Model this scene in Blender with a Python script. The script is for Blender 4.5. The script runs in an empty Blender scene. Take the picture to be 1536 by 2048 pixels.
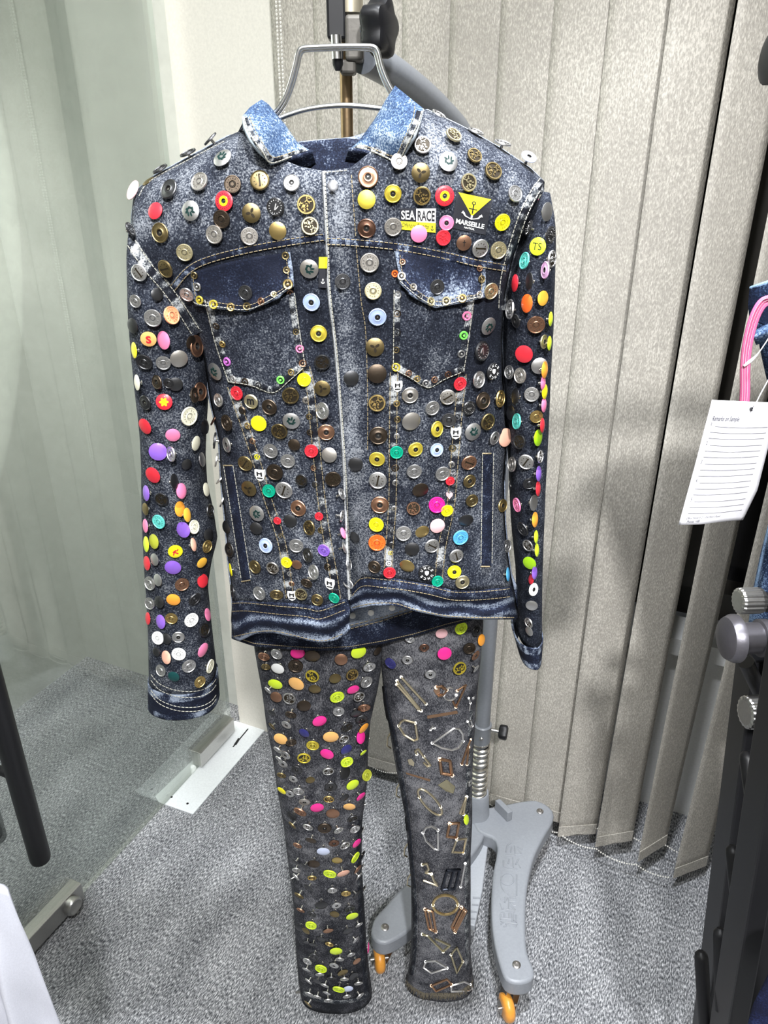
import bpy, bmesh, math, random
from mathutils import Vector, Matrix, noise
from mathutils.bvhtree import BVHTree
from mathutils.geometry import tessellate_polygon
random.seed(7)
R = math.radians
scene = bpy.context.scene
COL = scene.collection

# ------------------------------------------------------------------ camera
FPX = 1538.0                    # focal length in pixels of the 1536x2048 frame
PITCH = R(25.8); CAMZ = 1.6
cd = bpy.data.cameras.new('camera'); cam = bpy.data.objects.new('camera', cd); COL.objects.link(cam)
cd.sensor_fit = 'VERTICAL'; cd.sensor_height = 32.0; cd.lens = 32.0 * FPX / 2048.0
cd.clip_start = 0.02
cam.location = (0, 0, CAMZ); cam.rotation_euler = (R(90) - PITCH, 0, 0)
scene.camera = cam
SP, CP = math.sin(PITCH), math.cos(PITCH)
CAM = Vector((0, 0, CAMZ))
# room axes: s runs right along the blind wall, d runs from the blinds into the room
E1 = Vector((.911, -.413, 0)).normalized(); EN = Vector((-.413, -.911, 0)).normalized()
O = Vector((-.454, 1.80, 0))
def W(s, d, z): return O + E1 * s + EN * d + Vector((0, 0, z))
def dirv(px, py):
    u = (px - 768) / FPX; v = (py - 1024) / FPX
    return Vector((u, CP - v * SP, -(SP + v * CP)))
def P(px, py, Y):
    d = dirv(px, py); return CAM + d * (Y / d.y)
def PZ(px, py, z):
    d = dirv(px, py); return CAM + d * ((CAMZ - z) / -d.z)
def PD(px, py, dd):                 # point where the pixel's ray meets the plane d = dd of the room
    r = dirv(px, py); a = (CAM - O).dot(EN); b = r.dot(EN)
    return CAM + r * ((dd - a) / b)
def PSs(px, py, ss):
    r = dirv(px, py); a = (CAM - O).dot(E1); b = r.dot(E1)
    return CAM + r * ((ss - a) / b)

# ------------------------------------------------------------------ world, lights, exposure
w = bpy.data.worlds.new('world'); scene.world = w; w.use_nodes = True
w.node_tree.nodes['Background'].inputs[0].default_value = (.75, .8, .85, 1)
w.node_tree.nodes['Background'].inputs[1].default_value = .12
def area(name, loc, tgt, size, power, col=(1, 1, 1), spread=180):
    l = bpy.data.lights.new(name, 'AREA'); l.energy = power; l.size = size; l.color = col; l.spread = R(spread)
    l.shape = 'DISK'
    o = bpy.data.objects.new(name, l); COL.objects.link(o); o.location = loc
    o.rotation_euler = (Vector(tgt) - Vector(loc)).to_track_quat('-Z', 'Y').to_euler(); return o
area('ceiling_lamp', W(.80, 1.60, 2.66), W(.75, .70, .9), .14, 12, (.96, .98, 1), 130)
area('ceiling_lamp', W(1.75, 2.2, 2.66), W(1.0, .2, .5), .14, 34, (.97, .98, 1), 120)
area('ceiling_lamp', W(1.08, .72, 2.66), W(1.02, .62, 0), .12, 11, (.92, .95, 1), 80)
area('ceiling_lamp', W(1.5, 3.0, 2.66), W(1.2, 1.0, .4), .3, 12, (1, .98, .95), 150)
area('corridor_lamp', W(-.08, .75, 2.5), W(-.67, .70, 1.6), .2, 30, (1, .98, .95), 85)
vs = scene.view_settings
vs.view_transform = 'Standard'; vs.look = 'None'; vs.gamma = 1; vs.use_curve_mapping = False; vs.exposure = 0.0

# ------------------------------------------------------------------ helpers
BASE = {}
def mk(name, verts, faces, mat, parent=None, smooth=True, wear=None, thick=0, fmat=None):
    b = BASE.get(parent.name, Vector()) if parent else Vector()
    me = bpy.data.meshes.new(name)
    me.from_pydata([tuple(Vector(v) - b) for v in verts], [], faces)
    me.update()
    o = bpy.data.objects.new(name, me); COL.objects.link(o)
    for m in (mat if isinstance(mat, (list, tuple)) else [mat]): me.materials.append(m)
    if fmat: me.polygons.foreach_set('material_index', fmat)
    if smooth: me.polygons.foreach_set('use_smooth', [True] * len(me.polygons))
    if wear is not None:
        a = me.attributes.new('wear', 'FLOAT', 'POINT'); a.data.foreach_set('value', wear)
    if thick:
        sm = o.modifiers.new('cloth', 'SOLIDIFY'); sm.thickness = thick; sm.offset = -1
    if parent: o.parent = parent; BASE[o.name] = b
    else: BASE[o.name] = Vector()
    return o
def root(name, loc, label, cat, group=None):
    o = bpy.data.objects.new(name, None); COL.objects.link(o); o.location = loc; o.empty_display_size = .05
    BASE[o.name] = Vector(loc); o['label'] = label; o['category'] = cat
    if group: o['group'] = group
    return o
def tag(o, label, cat, group=None):
    o['label'] = label; o['category'] = cat
    if group: o['group'] = group
    return o
def struct(o, label=None):
    o['kind'] = 'structure'
    if label: o['label'] = label
    return o
class MB:
    """collects simple shapes into one mesh"""
    def __init__(s): s.v = []; s.f = []
    def add(s, v, f):
        k = len(s.v); s.v += [Vector(x) for x in v]; s.f += [tuple(i + k for i in q) for q in f]; return s
    def hexa(s, c):      # 8 corners: bottom 4 then top 4
        return s.add(c, [(3, 2, 1, 0), (4, 5, 6, 7), (0, 1, 5, 4), (1, 2, 6, 5), (2, 3, 7, 6), (3, 0, 4, 7)])
    def rbox(s, s0, s1, d0, d1, z0, z1):
        return s.hexa([W(s0, d1, z0), W(s1, d1, z0), W(s1, d0, z0), W(s0, d0, z0), W(s0, d1, z1), W(s1, d1, z1), W(s1, d0, z1), W(s0, d0, z1)])
    def box(s, c, sx, sy, sz, M=None):
        M = M or Matrix.Identity(3); c = Vector(c)
        q = [(-1, -1, -1), (1, -1, -1), (1, 1, -1), (-1, 1, -1), (-1, -1, 1), (1, -1, 1), (1, 1, 1), (-1, 1, 1)]
        return s.hexa([c + M @ Vector((a * sx / 2, b * sy / 2, e * sz / 2)) for a, b, e in q])
    def tube(s, pts, r, seg=10, closed=False, cap=True):
        pts = [Vector(p) for p in pts]; n = len(pts); rs = r if isinstance(r, (list, tuple)) else [r] * n
        k = len(s.v); up = None
        for i, p in enumerate(pts):
            a = pts[i - 1] if (i or closed) else p; b = pts[(i + 1) % n] if (i < n - 1 or closed) else p
            t = (b - a).normalized()
            if up is None:
                up = t.orthogonal().normalized()
            up = (up - t * up.dot(t))
            up = up.normalized() if up.length > 1e-6 else t.orthogonal().normalized()
            bi = t.cross(up)
            for j in range(seg):
                an = 2 * math.pi * j / seg
                s.v.append(p + (up * math.cos(an) + bi * math.sin(an)) * rs[i])
        for i in range(n if closed else n - 1):
            i2 = (i + 1) % n
            for j in range(seg):
                j2 = (j + 1) % seg
                s.f.append((k + i * seg + j, k + i * seg + j2, k + i2 * seg + j2, k + i2 * seg + j))
        if cap and not closed:
            s.f.append(tuple(k + j for j in reversed(range(seg)))); s.f.append(tuple(k + (n - 1) * seg + j for j in range(seg)))
        return s
    def lathe(s, org, axis, prof, seg=20, cap=True):
        axis = Vector(axis).normalized(); u = axis.orthogonal().normalized(); v = axis.cross(u); org = Vector(org); k = len(s.v)
        for r, h in prof:
            for j in range(seg):
                a = 2 * math.pi * j / seg
                s.v.append(org + axis * h + (u * math.cos(a) + v * math.sin(a)) * r)
        for i in range(len(prof) - 1):
            for j in range(seg):
                j2 = (j + 1) % seg
                s.f.append((k + i * seg + j, k + i * seg + j2, k + (i + 1) * seg + j2, k + (i + 1) * seg + j))
        if cap:
            s.f.append(tuple(k + j for j in reversed(range(seg)))); s.f.append(tuple(k + (len(prof) - 1) * seg + j for j in range(seg)))
        return s
    def prism(s, poly, h):     # poly: list of 3D points, extruded by vector h
        n = len(poly); k = len(s.v); h = Vector(h)
        s.v += [Vector(p) for p in poly] + [Vector(p) + h for p in poly]
        s.f.append(tuple(k + i for i in reversed(range(n)))); s.f.append(tuple(k + n + i for i in range(n)))
        for i in range(n):
            j = (i + 1) % n; s.f.append((k + i, k + j, k + n + j, k + n + i))
        return s
    def build(s, name, mat, parent=None, smooth=False, **kw):
        o = mk(name, s.v, s.f, mat, parent, smooth, **kw)
        bm = bmesh.new(); bm.from_mesh(o.data); bmesh.ops.recalc_face_normals(bm, faces=bm.faces); bm.to_mesh(o.data); bm.free()
        if smooth:
            o.data.polygons.foreach_set('use_smooth', [True] * len(o.data.polygons))
            try: o.data.set_sharp_from_angle(angle=R(40))
            except Exception: pass
        return o
def bevel(o, wd, seg=2):
    m = o.modifiers.new('bevel', 'BEVEL'); m.width = wd; m.segments = seg; m.limit_method = 'ANGLE'; m.angle_limit = R(35); return o
def resample(pl, n):
    pl = [Vector((p[0], p[1], 0)) for p in pl]; L = [0]
    for a, b in zip(pl, pl[1:]): L.append(L[-1] + (b - a).length)
    out = []
    for i in range(n):
        t = L[-1] * i / (n - 1); k = 0
        while k < len(pl) - 2 and L[k + 1] < t: k += 1
        q = (t - L[k]) / max(1e-9, L[k + 1] - L[k]); out.append(pl[k].lerp(pl[k + 1], q))
    return out
def smoothline(pl, n):
    """Catmull-Rom through the points"""
    p = [Vector((a[0], a[1], a[2] if len(a) > 2 else 0)) for a in pl]; q = []
    for i in range(len(p) - 1):
        p0 = p[i - 1] if i else p[i]; p1 = p[i]; p2 = p[i + 1]; p3 = p[i + 2] if i + 2 < len(p) else p2
        for k in range(8):
            t = k / 8
            q.append(.5 * ((2 * p1) + (p2 - p0) * t + (2 * p0 - 5 * p1 + 4 * p2 - p3) * t * t + (3 * p1 - p0 - 3 * p2 + p3) * t ** 3))
    q.append(p[-1])
    L = [0]
    for a, b in zip(q, q[1:]): L.append(L[-1] + (b - a).length)
    out = []; k = 0
    for i in range(n):
        t = L[-1] * i / (n - 1)
        while k < len(q) - 2 and L[k + 1] < t: k += 1
        f = (t - L[k]) / max(1e-9, L[k + 1] - L[k]); out.append(q[k].lerp(q[k + 1], f))
    return out
def interp(tab, y):
    if y <= tab[0][0]: return tab[0][1:]
    for a, b in zip(tab, tab[1:]):
        if y <= b[0]:
            t = (y - a[0]) / (b[0] - a[0]); t2 = t
            return [a[i] + (b[i] - a[i]) * t2 for i in range(1, len(a))]
    return tab[-1][1:]
def sstep(a, b, x):
    t = min(1, max(0, (x - a) / (b - a))); return t * t * (3 - 2 * t)

# ------------------------------------------------------------------ materials
def newmat(name):
    m = bpy.data.materials.new(name); m.use_nodes = True; nt = m.node_tree; b = nt.nodes['Principled BSDF']; return m, nt, b
def nd(nt, t, **kw):
    n = nt.nodes.new(t)
    for k, v in kw.items(): setattr(n, k, v)
    return n
def plain(name, col, rough=.5, metal=0, bump=0, bscale=200, coat=0, spec=.5):
    m, nt, b = newmat(name); b.inputs['Base Color'].default_value = (*col, 1); b.inputs['Roughness'].default_value = rough
    b.inputs['Metallic'].default_value = metal; b.inputs['Coat Weight'].default_value = coat; b.inputs['Specular IOR Level'].default_value = spec
    tc = nd(nt, 'ShaderNodeTexCoord'); nz = nd(nt, 'ShaderNodeTexNoise'); nz.inputs['Scale'].default_value = bscale; nz.inputs['Detail'].default_value = 3
    nt.links.new(tc.outputs['Object'], nz.inputs['Vector'])
    # slight tone variation so nothing is a flat colour
    mx = nd(nt, 'ShaderNodeMix', data_type='RGBA'); mx.inputs[6].default_value = (*[c * .86 for c in col], 1); mx.inputs[7].default_value = (*[min(1, c * 1.1) for c in col], 1)
    nt.links.new(nz.outputs['Fac'], mx.inputs[0]); nt.links.new(mx.outputs[2], b.inputs['Base Color'])
    if bump:
        bp = nd(nt, 'ShaderNodeBump'); bp.inputs['Strength'].default_value = bump; bp.inputs['Distance'].default_value = .001
        nt.links.new(nz.outputs['Fac'], bp.inputs['Height']); nt.links.new(bp.outputs[0], b.inputs['Normal'])
    return m
def ramp(nt, stops):
    r = nd(nt, 'ShaderNodeValToRGB'); e = r.color_ramp.elements
    while len(e) < len(stops): e.new(.5)
    for i, (p, c) in enumerate(stops): e[i].position = p; e[i].color = (*c, 1)
    return r
def mth(nt, op, a, b):
    n = nd(nt, 'ShaderNodeMath', operation=op)
    for i, x in enumerate((a, b)):
        if isinstance(x, (int, float)): n.inputs[i].default_value = x
        else: nt.links.new(x, n.inputs[i])
    return n.outputs[0]
def denim(name, dark, mid, light, bias=0, grain=.5, cloud=.35, vert=1.0, gs=520, relief=2.0):
    m, nt, b = newmat(name)
    tc = nd(nt, 'ShaderNodeTexCoord'); mp = nd(nt, 'ShaderNodeMapping'); mp.inputs['Scale'].default_value = (1, 1, vert)
    nt.links.new(tc.outputs['Object'], mp.inputs['Vector'])
    def N(sc, det, src):
        n = nd(nt, 'ShaderNodeTexNoise'); n.inputs['Scale'].default_value = sc; n.inputs['Detail'].default_value = det
        n.inputs['Roughness'].default_value = .65; nt.links.new(src, n.inputs['Vector']); return n.outputs['Fac']
    g = N(gs, 2, mp.outputs[0]); c = N(38, 5, tc.outputs['Object']); c2 = N(9, 3, tc.outputs['Object'])
    at = nd(nt, 'ShaderNodeAttribute', attribute_name='wear')
    s = mth(nt, 'ADD', mth(nt, 'MULTIPLY', g, grain), mth(nt, 'MULTIPLY', c, cloud))
    s = mth(nt, 'ADD', s, mth(nt, 'MULTIPLY', c2, 1 - grain - cloud))
    s = mth(nt, 'ADD', s, mth(nt, 'MULTIPLY', at.outputs['Fac'], .5))
    s = mth(nt, 'ADD', s, bias)
    rp = ramp(nt, [(.43, dark), (.525, mid), (.655, light)]); nt.links.new(s, rp.inputs[0])
    nt.links.new(rp.outputs[0], b.inputs['Base Color']); b.inputs['Roughness'].default_value = .88; b.inputs['Specular IOR Level'].default_value = .25
    bp = nd(nt, 'ShaderNodeBump'); bp.inputs['Strength'].default_value = .5; bp.inputs['Distance'].default_value = .0012
    nt.links.new(mth(nt, 'ADD', g, mth(nt, 'MULTIPLY', c, relief)), bp.inputs['Height']); nt.links.new(bp.outputs[0], b.inputs['Normal'])
    return m
D_JACKET = denim('acid_wash_denim', (.006, .008, .015), (.030, .036, .052), (.25, .265, .29), bias=-.026, grain=.55, cloud=.28)
D_NAVY = denim('dark_navy_denim', (.004, .006, .016), (.014, .021, .046), (.24, .28, .35), bias=-.05)
D_COLLAR = denim('blue_collar_denim', (.016, .032, .075), (.06, .105, .19), (.42, .49, .55), bias=.0)
D_SEAM = denim('worn_seam_denim', (.005, .006, .011), (.035, .04, .05), (.42, .43, .43), bias=-.02)
D_INNER = denim('pale_inside_denim', (.10, .12, .18), (.22, .26, .34), (.45, .5, .58), bias=.05)
D_JEANS = denim('grey_black_denim', (.010, .011, .015), (.045, .046, .055), (.22, .22, .235), bias=-.02, vert=.35, gs=900, relief=.5)
D_RACK = denim('rack_navy_denim', (.006, .012, .035), (.02, .04, .10), (.2, .3, .45), bias=-.05)
THREAD = plain('tan_thread', (.27, .215, .125), .8)
THREAD_W = plain('pale_thread', (.42, .41, .35), .8)
THREAD_D = plain('dark_thread', (.02, .02, .022), .9)

def carpet():
    m, nt, b = newmat('grey_loop_carpet')
    tc = nd(nt, 'ShaderNodeTexCoord'); mp = nd(nt, 'ShaderNodeMapping')
    mp.inputs['Scale'].default_value = (1, .30, 1)
    m0 = nd(nt, 'ShaderNodeMapping'); m0.inputs['Rotation'].default_value = (0, 0, R(24.4))
    nt.links.new(tc.outputs['Object'], m0.inputs['Vector']); nt.links.new(m0.outputs[0], mp.inputs['Vector'])
    def N(sc, det, src):
        n = nd(nt, 'ShaderNodeTexNoise'); n.inputs['Scale'].default_value = sc; n.inputs['Detail'].default_value = det; nt.links.new(src, n.inputs['Vector']); return n.outputs['Fac']
    a = N(430, 3, mp.outputs[0]); c = N(14, 3, mp.outputs[0]); e = N(900, 1, tc.outputs['Object'])
    s = mth(nt, 'ADD', mth(nt, 'MULTIPLY', a, .62), mth(nt, 'ADD', mth(nt, 'MULTIPLY', c, .12), mth(nt, 'MULTIPLY', e, .26)))
    rp = ramp(nt, [(.38, (.035, .038, .045)), (.5, (.21, .215, .225)), (.63, (.72, .72, .74))]); nt.links.new(s, rp.inputs[0])
    nt.links.new(rp.outputs[0], b.inputs['Base Color']); b.inputs['Roughness'].default_value = .95; b.inputs['Specular IOR Level'].default_value = .15
    bp = nd(nt, 'ShaderNodeBump'); bp.inputs['Strength'].default_value = .9; bp.inputs['Distance'].default_value = .003
    nt.links.new(s, bp.inputs['Height']); nt.links.new(bp.outputs[0], b.inputs['Normal']); return m
def slatmat():
    m, nt, b = newmat('embossed_blind_fabric')
    tc = nd(nt, 'ShaderNodeTexCoord'); mp = nd(nt, 'ShaderNodeMapping'); mp.inputs['Scale'].default_value = (1, 1, .45)
    nt.links.new(tc.outputs['Object'], mp.inputs['Vector'])
    def N(sc, det, src):
        n = nd(nt, 'ShaderNodeTexNoise'); n.inputs['Scale'].default_value = sc; n.inputs['Detail'].default_value = det; nt.links.new(src, n.inputs['Vector']); return n.outputs['Fac']
    a = N(420, 2, mp.outputs[0]); c = N(5, 3, tc.outputs['Object'])
    s = mth(nt, 'ADD', mth(nt, 'MULTIPLY', a, .7), mth(nt, 'MULTIPLY', c, .3))
    rp = ramp(nt, [(.36, (.31, .29, .255)), (.5, (.39, .365, .32)), (.64, (.56, .53, .47))]); nt.links.new(s, rp.inputs[0])
    nt.links.new(rp.outputs[0], b.inputs['Base Color']); b.inputs['Roughness'].default_value = .62; b.inputs['Specular IOR Level'].default_value = .4
    bp = nd(nt, 'ShaderNodeBump'); bp.inputs['Strength'].default_value = .55; bp.inputs['Distance'].default_value = .0012
    nt.links.new(a, bp.inputs['Height']); nt.links.new(bp.outputs[0], b.inputs['Normal']); return m
def glassmat(name, tint, refl=1.0, rough=.02):
    m, nt, b = newmat(name); out = nt.nodes['Material Output']
    tr = nd(nt, 'ShaderNodeBsdfTransparent'); tr.inputs[0].default_value = (*tint, 1)
    gl = nd(nt, 'ShaderNodeBsdfGlossy'); gl.inputs['Roughness'].default_value = rough
    fr = nd(nt, 'ShaderNodeFresnel'); fr.inputs[0].default_value = 1.5
    mx = nd(nt, 'ShaderNodeMixShader'); nt.links.new(mth(nt, 'MULTIPLY', fr.outputs[0], refl), mx.inputs[0])
    nt.links.new(tr.outputs[0], mx.inputs[1]); nt.links.new(gl.outputs[0], mx.inputs[2]); nt.links.new(mx.outputs[0], out.inputs[0]); return m
CARPET = carpet(); SLAT = slatmat()
GLASS = glassmat('green_tinted_door_glass', (.85, .88, .865), .50)
WHITEWALL = plain('cream_painted_wall', (.72, .69, .62), .6, bump=.1)
GREYWALL = plain('pale_grey_wall', (.60, .61, .57), .7, bump=.1, bscale=30)
WALLLOW = plain('white_painted_wall', (.70, .70, .69), .6)
CEIL = plain('white_ceiling', (.75, .75, .75), .8)
NIGHT = plain('dark_window_glass', (.004, .004, .005), .12)
WFRAME = plain('dark_bronze_window_frame', (.025, .022, .018), .4)
BLACKPL = plain('satin_black_plastic', (.006, .006, .007), .42, spec=.35)
BLACKMT = plain('black_powder_coat', (.010, .010, .0115), .45, spec=.4)
CHROME = plain('polished_chrome_wire', (.86, .86, .86), .24, 1)
STEEL = plain('brushed_steel', (.55, .54, .52), .34, 1, bump=.15, bscale=300)
GREYPAINT = plain('grey_enamel_paint', (.27, .285, .31), .42, bump=.05, coat=.1)
GREYPOLE = plain('dark_grey_tube_paint', (.17, .18, .195), .36, coat=.2)
BRASSROD = plain('aged_brass_rod', (.30, .21, .12), .38, 1, bump=.3, bscale=90)
AMBER = plain('amber_rubber_wheel', (.72, .30, .04), .35, coat=.3)
WHITEPLATE = plain('white_metal_plate', (.80, .83, .84), .45)
WHITECLOTH = plain('white_cotton', (.62, .63, .70), .85, bump=.1, bscale=600)
PAPER = plain('white_tag_paper', (.74, .73, .77), .6)
INK = plain('grey_printing_ink', (.12, .12, .14), .7)
FAINT = plain('faint_grey_print', (.66, .65, .69), .7)
PINK = plain('pink_ribbon', (.62, .12, .27), .75, bump=.3, bscale=900)
BEAD = plain('pearl_bead_chain', (.82, .80, .74), .35)
# ================================================================== the room
def rboxobj(name, box, mat, parent=None, label=None, **kw):
    o = MB().rbox(*box).build(name, mat, parent, **kw)
    if parent is None: struct(o, label)
    return o
fl = MB(); fl.rbox(-.70, 3.2, -.42, 3.8, -.06, 0); FLOOR = struct(fl.build('floor', CARPET), 'grey loop carpet floor')
rboxobj('ceiling', (-.70, 3.2, -.42, 3.8, 2.72, 2.8), CEIL, label='white ceiling')
rboxobj('wall_corridor', (-.78, -.67, -.42, 3.8, 0, 2.72), GREYWALL, label='pale wall beyond the glass door')
rboxobj('wall_corridor_end', (-.67, .0, -.42, -.10, 0, 2.72), GREYWALL, label='pale end wall beyond the glass door')
rboxobj('wall_pier', (.0, .25, -.42, -.035, 0, 2.72), WHITEWALL, label='cream wall pier between the glass door and the blinds')
rboxobj('wall_right', (3.2, 3.3, -.42, 3.8, 0, 2.72), WHITEWALL, label='cream wall out of view to the right')
rboxobj('wall_back', (-.70, 3.2, 3.7, 3.8, 0, 2.72), WHITEWALL, label='cream wall behind the viewer')
rboxobj('wall_left', (-.03, .03, 1.95, 3.7, 0, 2.72), WHITEWALL, label='cream wall beyond the door handle')
WS = .50
rboxobj('wall_window', (.235, 3.2, -.42, -.22, 0, WS), WALLLOW, label='white wall below the window')
rboxobj('trim_1', (.235, 3.2, -.30, -.195, WS, WS + .045), WALLLOW, label='white window sill')
win = MB()
for a, b2 in ((.235, .28), (1.12, 1.18), (2.1, 2.16), (3.15, 3.2)): win.rbox(a, b2, -.40, -.32, WS + .05, 2.72)
win.rbox(.235, 3.2, -.40, -.32, WS + .045, WS + .12)
wobj = struct(win.build('window_1', WFRAME), 'dark framed night window behind the blinds')
rboxobj('window_pane', (.235, 3.2, -.415, -.395, WS + .05, 2.72), NIGHT, wobj)

# ---- glass door
door = bpy.data.objects.new('door_1', None); COL.objects.link(door); door.location = W(0, .45, 0); BASE[door.name] = Vector(door.location)
struct(door, 'frameless green tinted glass door with black pull handles')
MB().rbox(-.006, .006, .012, .93, .012, 2.55).build('glass_pane', GLASS, door)
pf = MB(); pf.rbox(-.016, .016, .012, .175, .012, .062); bevel(pf.build('hinge_fitting', STEEL, door), .002)
lf = MB(); lf.rbox(-.016, .016, .625, .80, .010, .058); lk = bevel(lf.build('lock_fitting', STEEL, door), .002)
lo = MB(); lo.lathe(W(.014, .665, .034), E1, [(.021, 0), (.022, .012), (.019, .018), (.016, .019), (.012, .016), (.004, .016)], 24).build('lock_cylinder', STEEL, lk, smooth=True)
for sgn in (1, -1):
    hb = MB(); c0 = W(.062 * sgn, .735, .275); c1 = W(.062 * sgn, .735, 1.42)
    hb.lathe(c0, (0, 0, 1), [(.013, 0), (.019, .003), (.0205, .010), (.0205, c1.z - c0.z - .01), (.019, c1.z - c0.z - .003), (.013, c1.z - c0.z)], 24)
    h = hb.build('pull_handle', BLACKMT, door, smooth=True)
    for z in (.5, 1.2):
        st = MB(); st.tube([W(.006 * sgn, .735, z), W(.045 * sgn, .735, z)], .009, 12); st.build('standoff', BLACKMT, h, smooth=True)
# fixed glass beyond the door
fx = MB().rbox(-.006, .006, .95, 1.95, .0, 2.72).build('window_2', GLASS); struct(fx, 'fixed glass panel beside the door')
# ---- door jamb strip on the pier
jb = MB().rbox(-.022, .0, -.10, -.062, 0, 2.72).build('trim_2', WHITEWALL); struct(jb, 'cream door jamb strip')
# ---- floor spring cover plate
fp = MB()
poly = [PZ(*p, .0) for p in ((311, 1594), (318, 1606), (386, 1630), (524, 1468), (530, 1462), (470, 1443), (462, 1448))]
fp.prism(poly, (0, 0, .004))
plate = tag(fp.build('floor_plate', WHITEPLATE), 'white metal floor plate under the glass door hinge', 'floor plate')
bevel(plate, .0012)
for p in ((343, 1594), (375, 1607)):
    MB().lathe(PZ(*p, .004), (0, 0, 1), [(.0035, 0), (.003, .0008), (.001, .0008)], 12).build('screw', BLACKMT, plate)
sl = MB(); a0, a1 = PZ(466, 1494, .0042), PZ(496, 1458, .0042); sl.tube([a0, a0.lerp(a1, .5), a1], .002, 6); sl.tube([PZ(478, 1478, .0042), PZ(470, 1490, .0042)], .004, 6)
sl.build('slot', BLACKMT, plate)

# ================================================================== vertical blinds
blind = root('vertical_blind', W(.9, 0, 0), 'beige fabric vertical blind hanging across the window behind the stand', 'blind')
sp = .0885
slat_pos = []
for i in range(16):
    s = .318 + sp * i
    ang = interp([(0, 2.2), (6, 2.2), (7, 6), (8, 25), (9, 40), (10, 52), (11, 50), (12, 40), (13, 30)], i)[0]
    slat_pos.append((s, ang))
for i, (s, ang) in enumerate(slat_pos):
    wv = .098; vs_, fs = [], []
    zs = [.055 + (.012 * math.sin(i * 2.1))] + [.095, .3, .7, 1.1, 1.5, 1.9, 2.3, 2.66]
    nz_ = len(zs); nx = 7
    for j, z in enumerate(zs):
        tw = math.sin(i * 1.7 + z * 1.3) * .6 + (0 if z > .8 else (.8 - z) * (6 if i > 6 else 2) * math.sin(i * 3.3))
        a = R(ang + tw); ca, sa = math.cos(a), math.sin(a)
        bulge = .0015 * math.sin(z * 5 + i) * (1 if z < 1 else .3)
        for k in range(nx):
            x = (k / (nx - 1) - .5) * wv; y = .0015 * (1 - (2 * k / (nx - 1) - 1) ** 2) + bulge
            if j == 0: y += .0025
            vs_.append(W(s + x * ca + y * sa * .5, -x * sa + y * ca, z))
    for j in range(nz_ - 1):
        for k in range(nx - 1):
            q = j * nx + k; fs.append((q, q + 1, q + nx + 1, q + nx))
    o = mk('slat', vs_, fs, SLAT, blind, True); m = o.modifiers.new('cloth', 'SOLIDIFY'); m.thickness = .0008; m.offset = 0
    # weighted hem pocket: a thicker strip along the bottom edge
    tw = math.sin(i * 1.7 + zs[0] * 1.3) * .6 + (.8 - zs[0]) * (6 if i > 6 else 2) * math.sin(i * 3.3)
    a = R(ang + tw); ca, sa = math.cos(a), math.sin(a)
    z0 = zs[0]
    hp = MB(); c = W(s, .003 + .0015 * math.sin(z0 * 5 + i), z0 + .016)
    M = Matrix(((E1 * ca + EN * -sa), (EN * ca + E1 * sa), Vector((0, 0, 1)))).transposed()
    hp.box(c, wv * .985, .0022, .034, M); bevel(hp.build('hem_pocket', SLAT, o), .001)
rail = MB().rbox(.25, 1.75, -.03, .03, 2.655, 2.70); rail.build('headrail', WHITEWALL, blind)
def beadchain(pts, name='bead_chain', r=.0022, step=.0058):
    m = MB(); pts = [Vector(p) for p in pts]
    L = 0; nextd = 0
    for a, b2 in zip(pts, pts[1:]):
        seg = (b2 - a).length
        while nextd <= L + seg:
            p = a.lerp(b2, (nextd - L) / seg)
            m.lathe(p, (0, 0, 1), [(r * .45, -r * .88), (r, 0), (r * .45, r * .88)], 7); nextd += step
        L += seg
    o = m.build(name, BEAD, blind, smooth=True); o['kind'] = 'stuff'; return o
def sag(a, b2, s, n=8):
    a = Vector(a); b2 = Vector(b2); return [a.lerp(b2, i / n) - Vector((0, 0, s * 4 * (i / n) * (1 - i / n))) for i in range(n + 1)]
for side, dz in ((.012, 0), (-.03, .012)):
    pts = []
    for i in range(2, 11):
        s, an = slat_pos[i]; s2, an2 = slat_pos[i + 1]
        k = .044 if side > 0 else -.044
        sh = lambda s_, a_: W(s_ - .046 * math.cos(R(a_)) , .046 * math.sin(R(a_)) + side * .3, .052 + dz) if side > 0 else W(s_ + .046 * math.cos(R(a_)), -.046 * math.sin(R(a_)), .052 + dz)
        pts += sag(sh(s, an), sh(s2, an2), .012)[:-1]
    beadchain(pts)
# control chain beside the pier: two strands
for off in (0, .0075):
    beadchain([PD(548 + 4, 0, .05) + E1 * off + Vector((0, 0, .35)), PD(552, 0, .05) + E1 * off, PD(563, 240, .05) + E1 * (off + .0), W((PD(563, 240, .05) - O).dot(E1) + off, .05, .85)], r=.0024, step=.0062)
beadchain([W((PD(563, 240, .05) - O).dot(E1) + .004 + .0045 * math.cos(t), .05, .85 + .006 * math.sin(t)) for t in [math.pi + math.pi * k / 8 for k in range(9)]], r=.0024, step=.0062)

# ================================================================== the rolling stand
PX, PY = .227, 1.38
stand = root('hanging_stand', (PX, PY, 0), 'grey metal rolling stand with curved arm holding the wire hanger', 'stand')
def pz(y, Y=PY): return P(768, y, Y).z
# column and curved arm (one tube)
arm_end = P(728, 112, 1.055)
ctrl = [(PX, PY, .36), (PX, PY, .8), (PX, PY, 1.16), (PX - .004, PY - .003, 1.30), (PX - .03, PY - .02, 1.42)]
q = P(935, 300, 1.30); ctrl.append(tuple(q)); q = P(880, 222, 1.23); ctrl.append(tuple(q)); q = P(800, 155, 1.13); ctrl.append(tuple(q)); ctrl.append(tuple(arm_end))
MB().tube(smoothline(ctrl, 60), [.0165] * 26 + [.0165 + .003 * i / 34 for i in range(34)], 20).build('column', GREYPOLE, stand, smooth=True)
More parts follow.
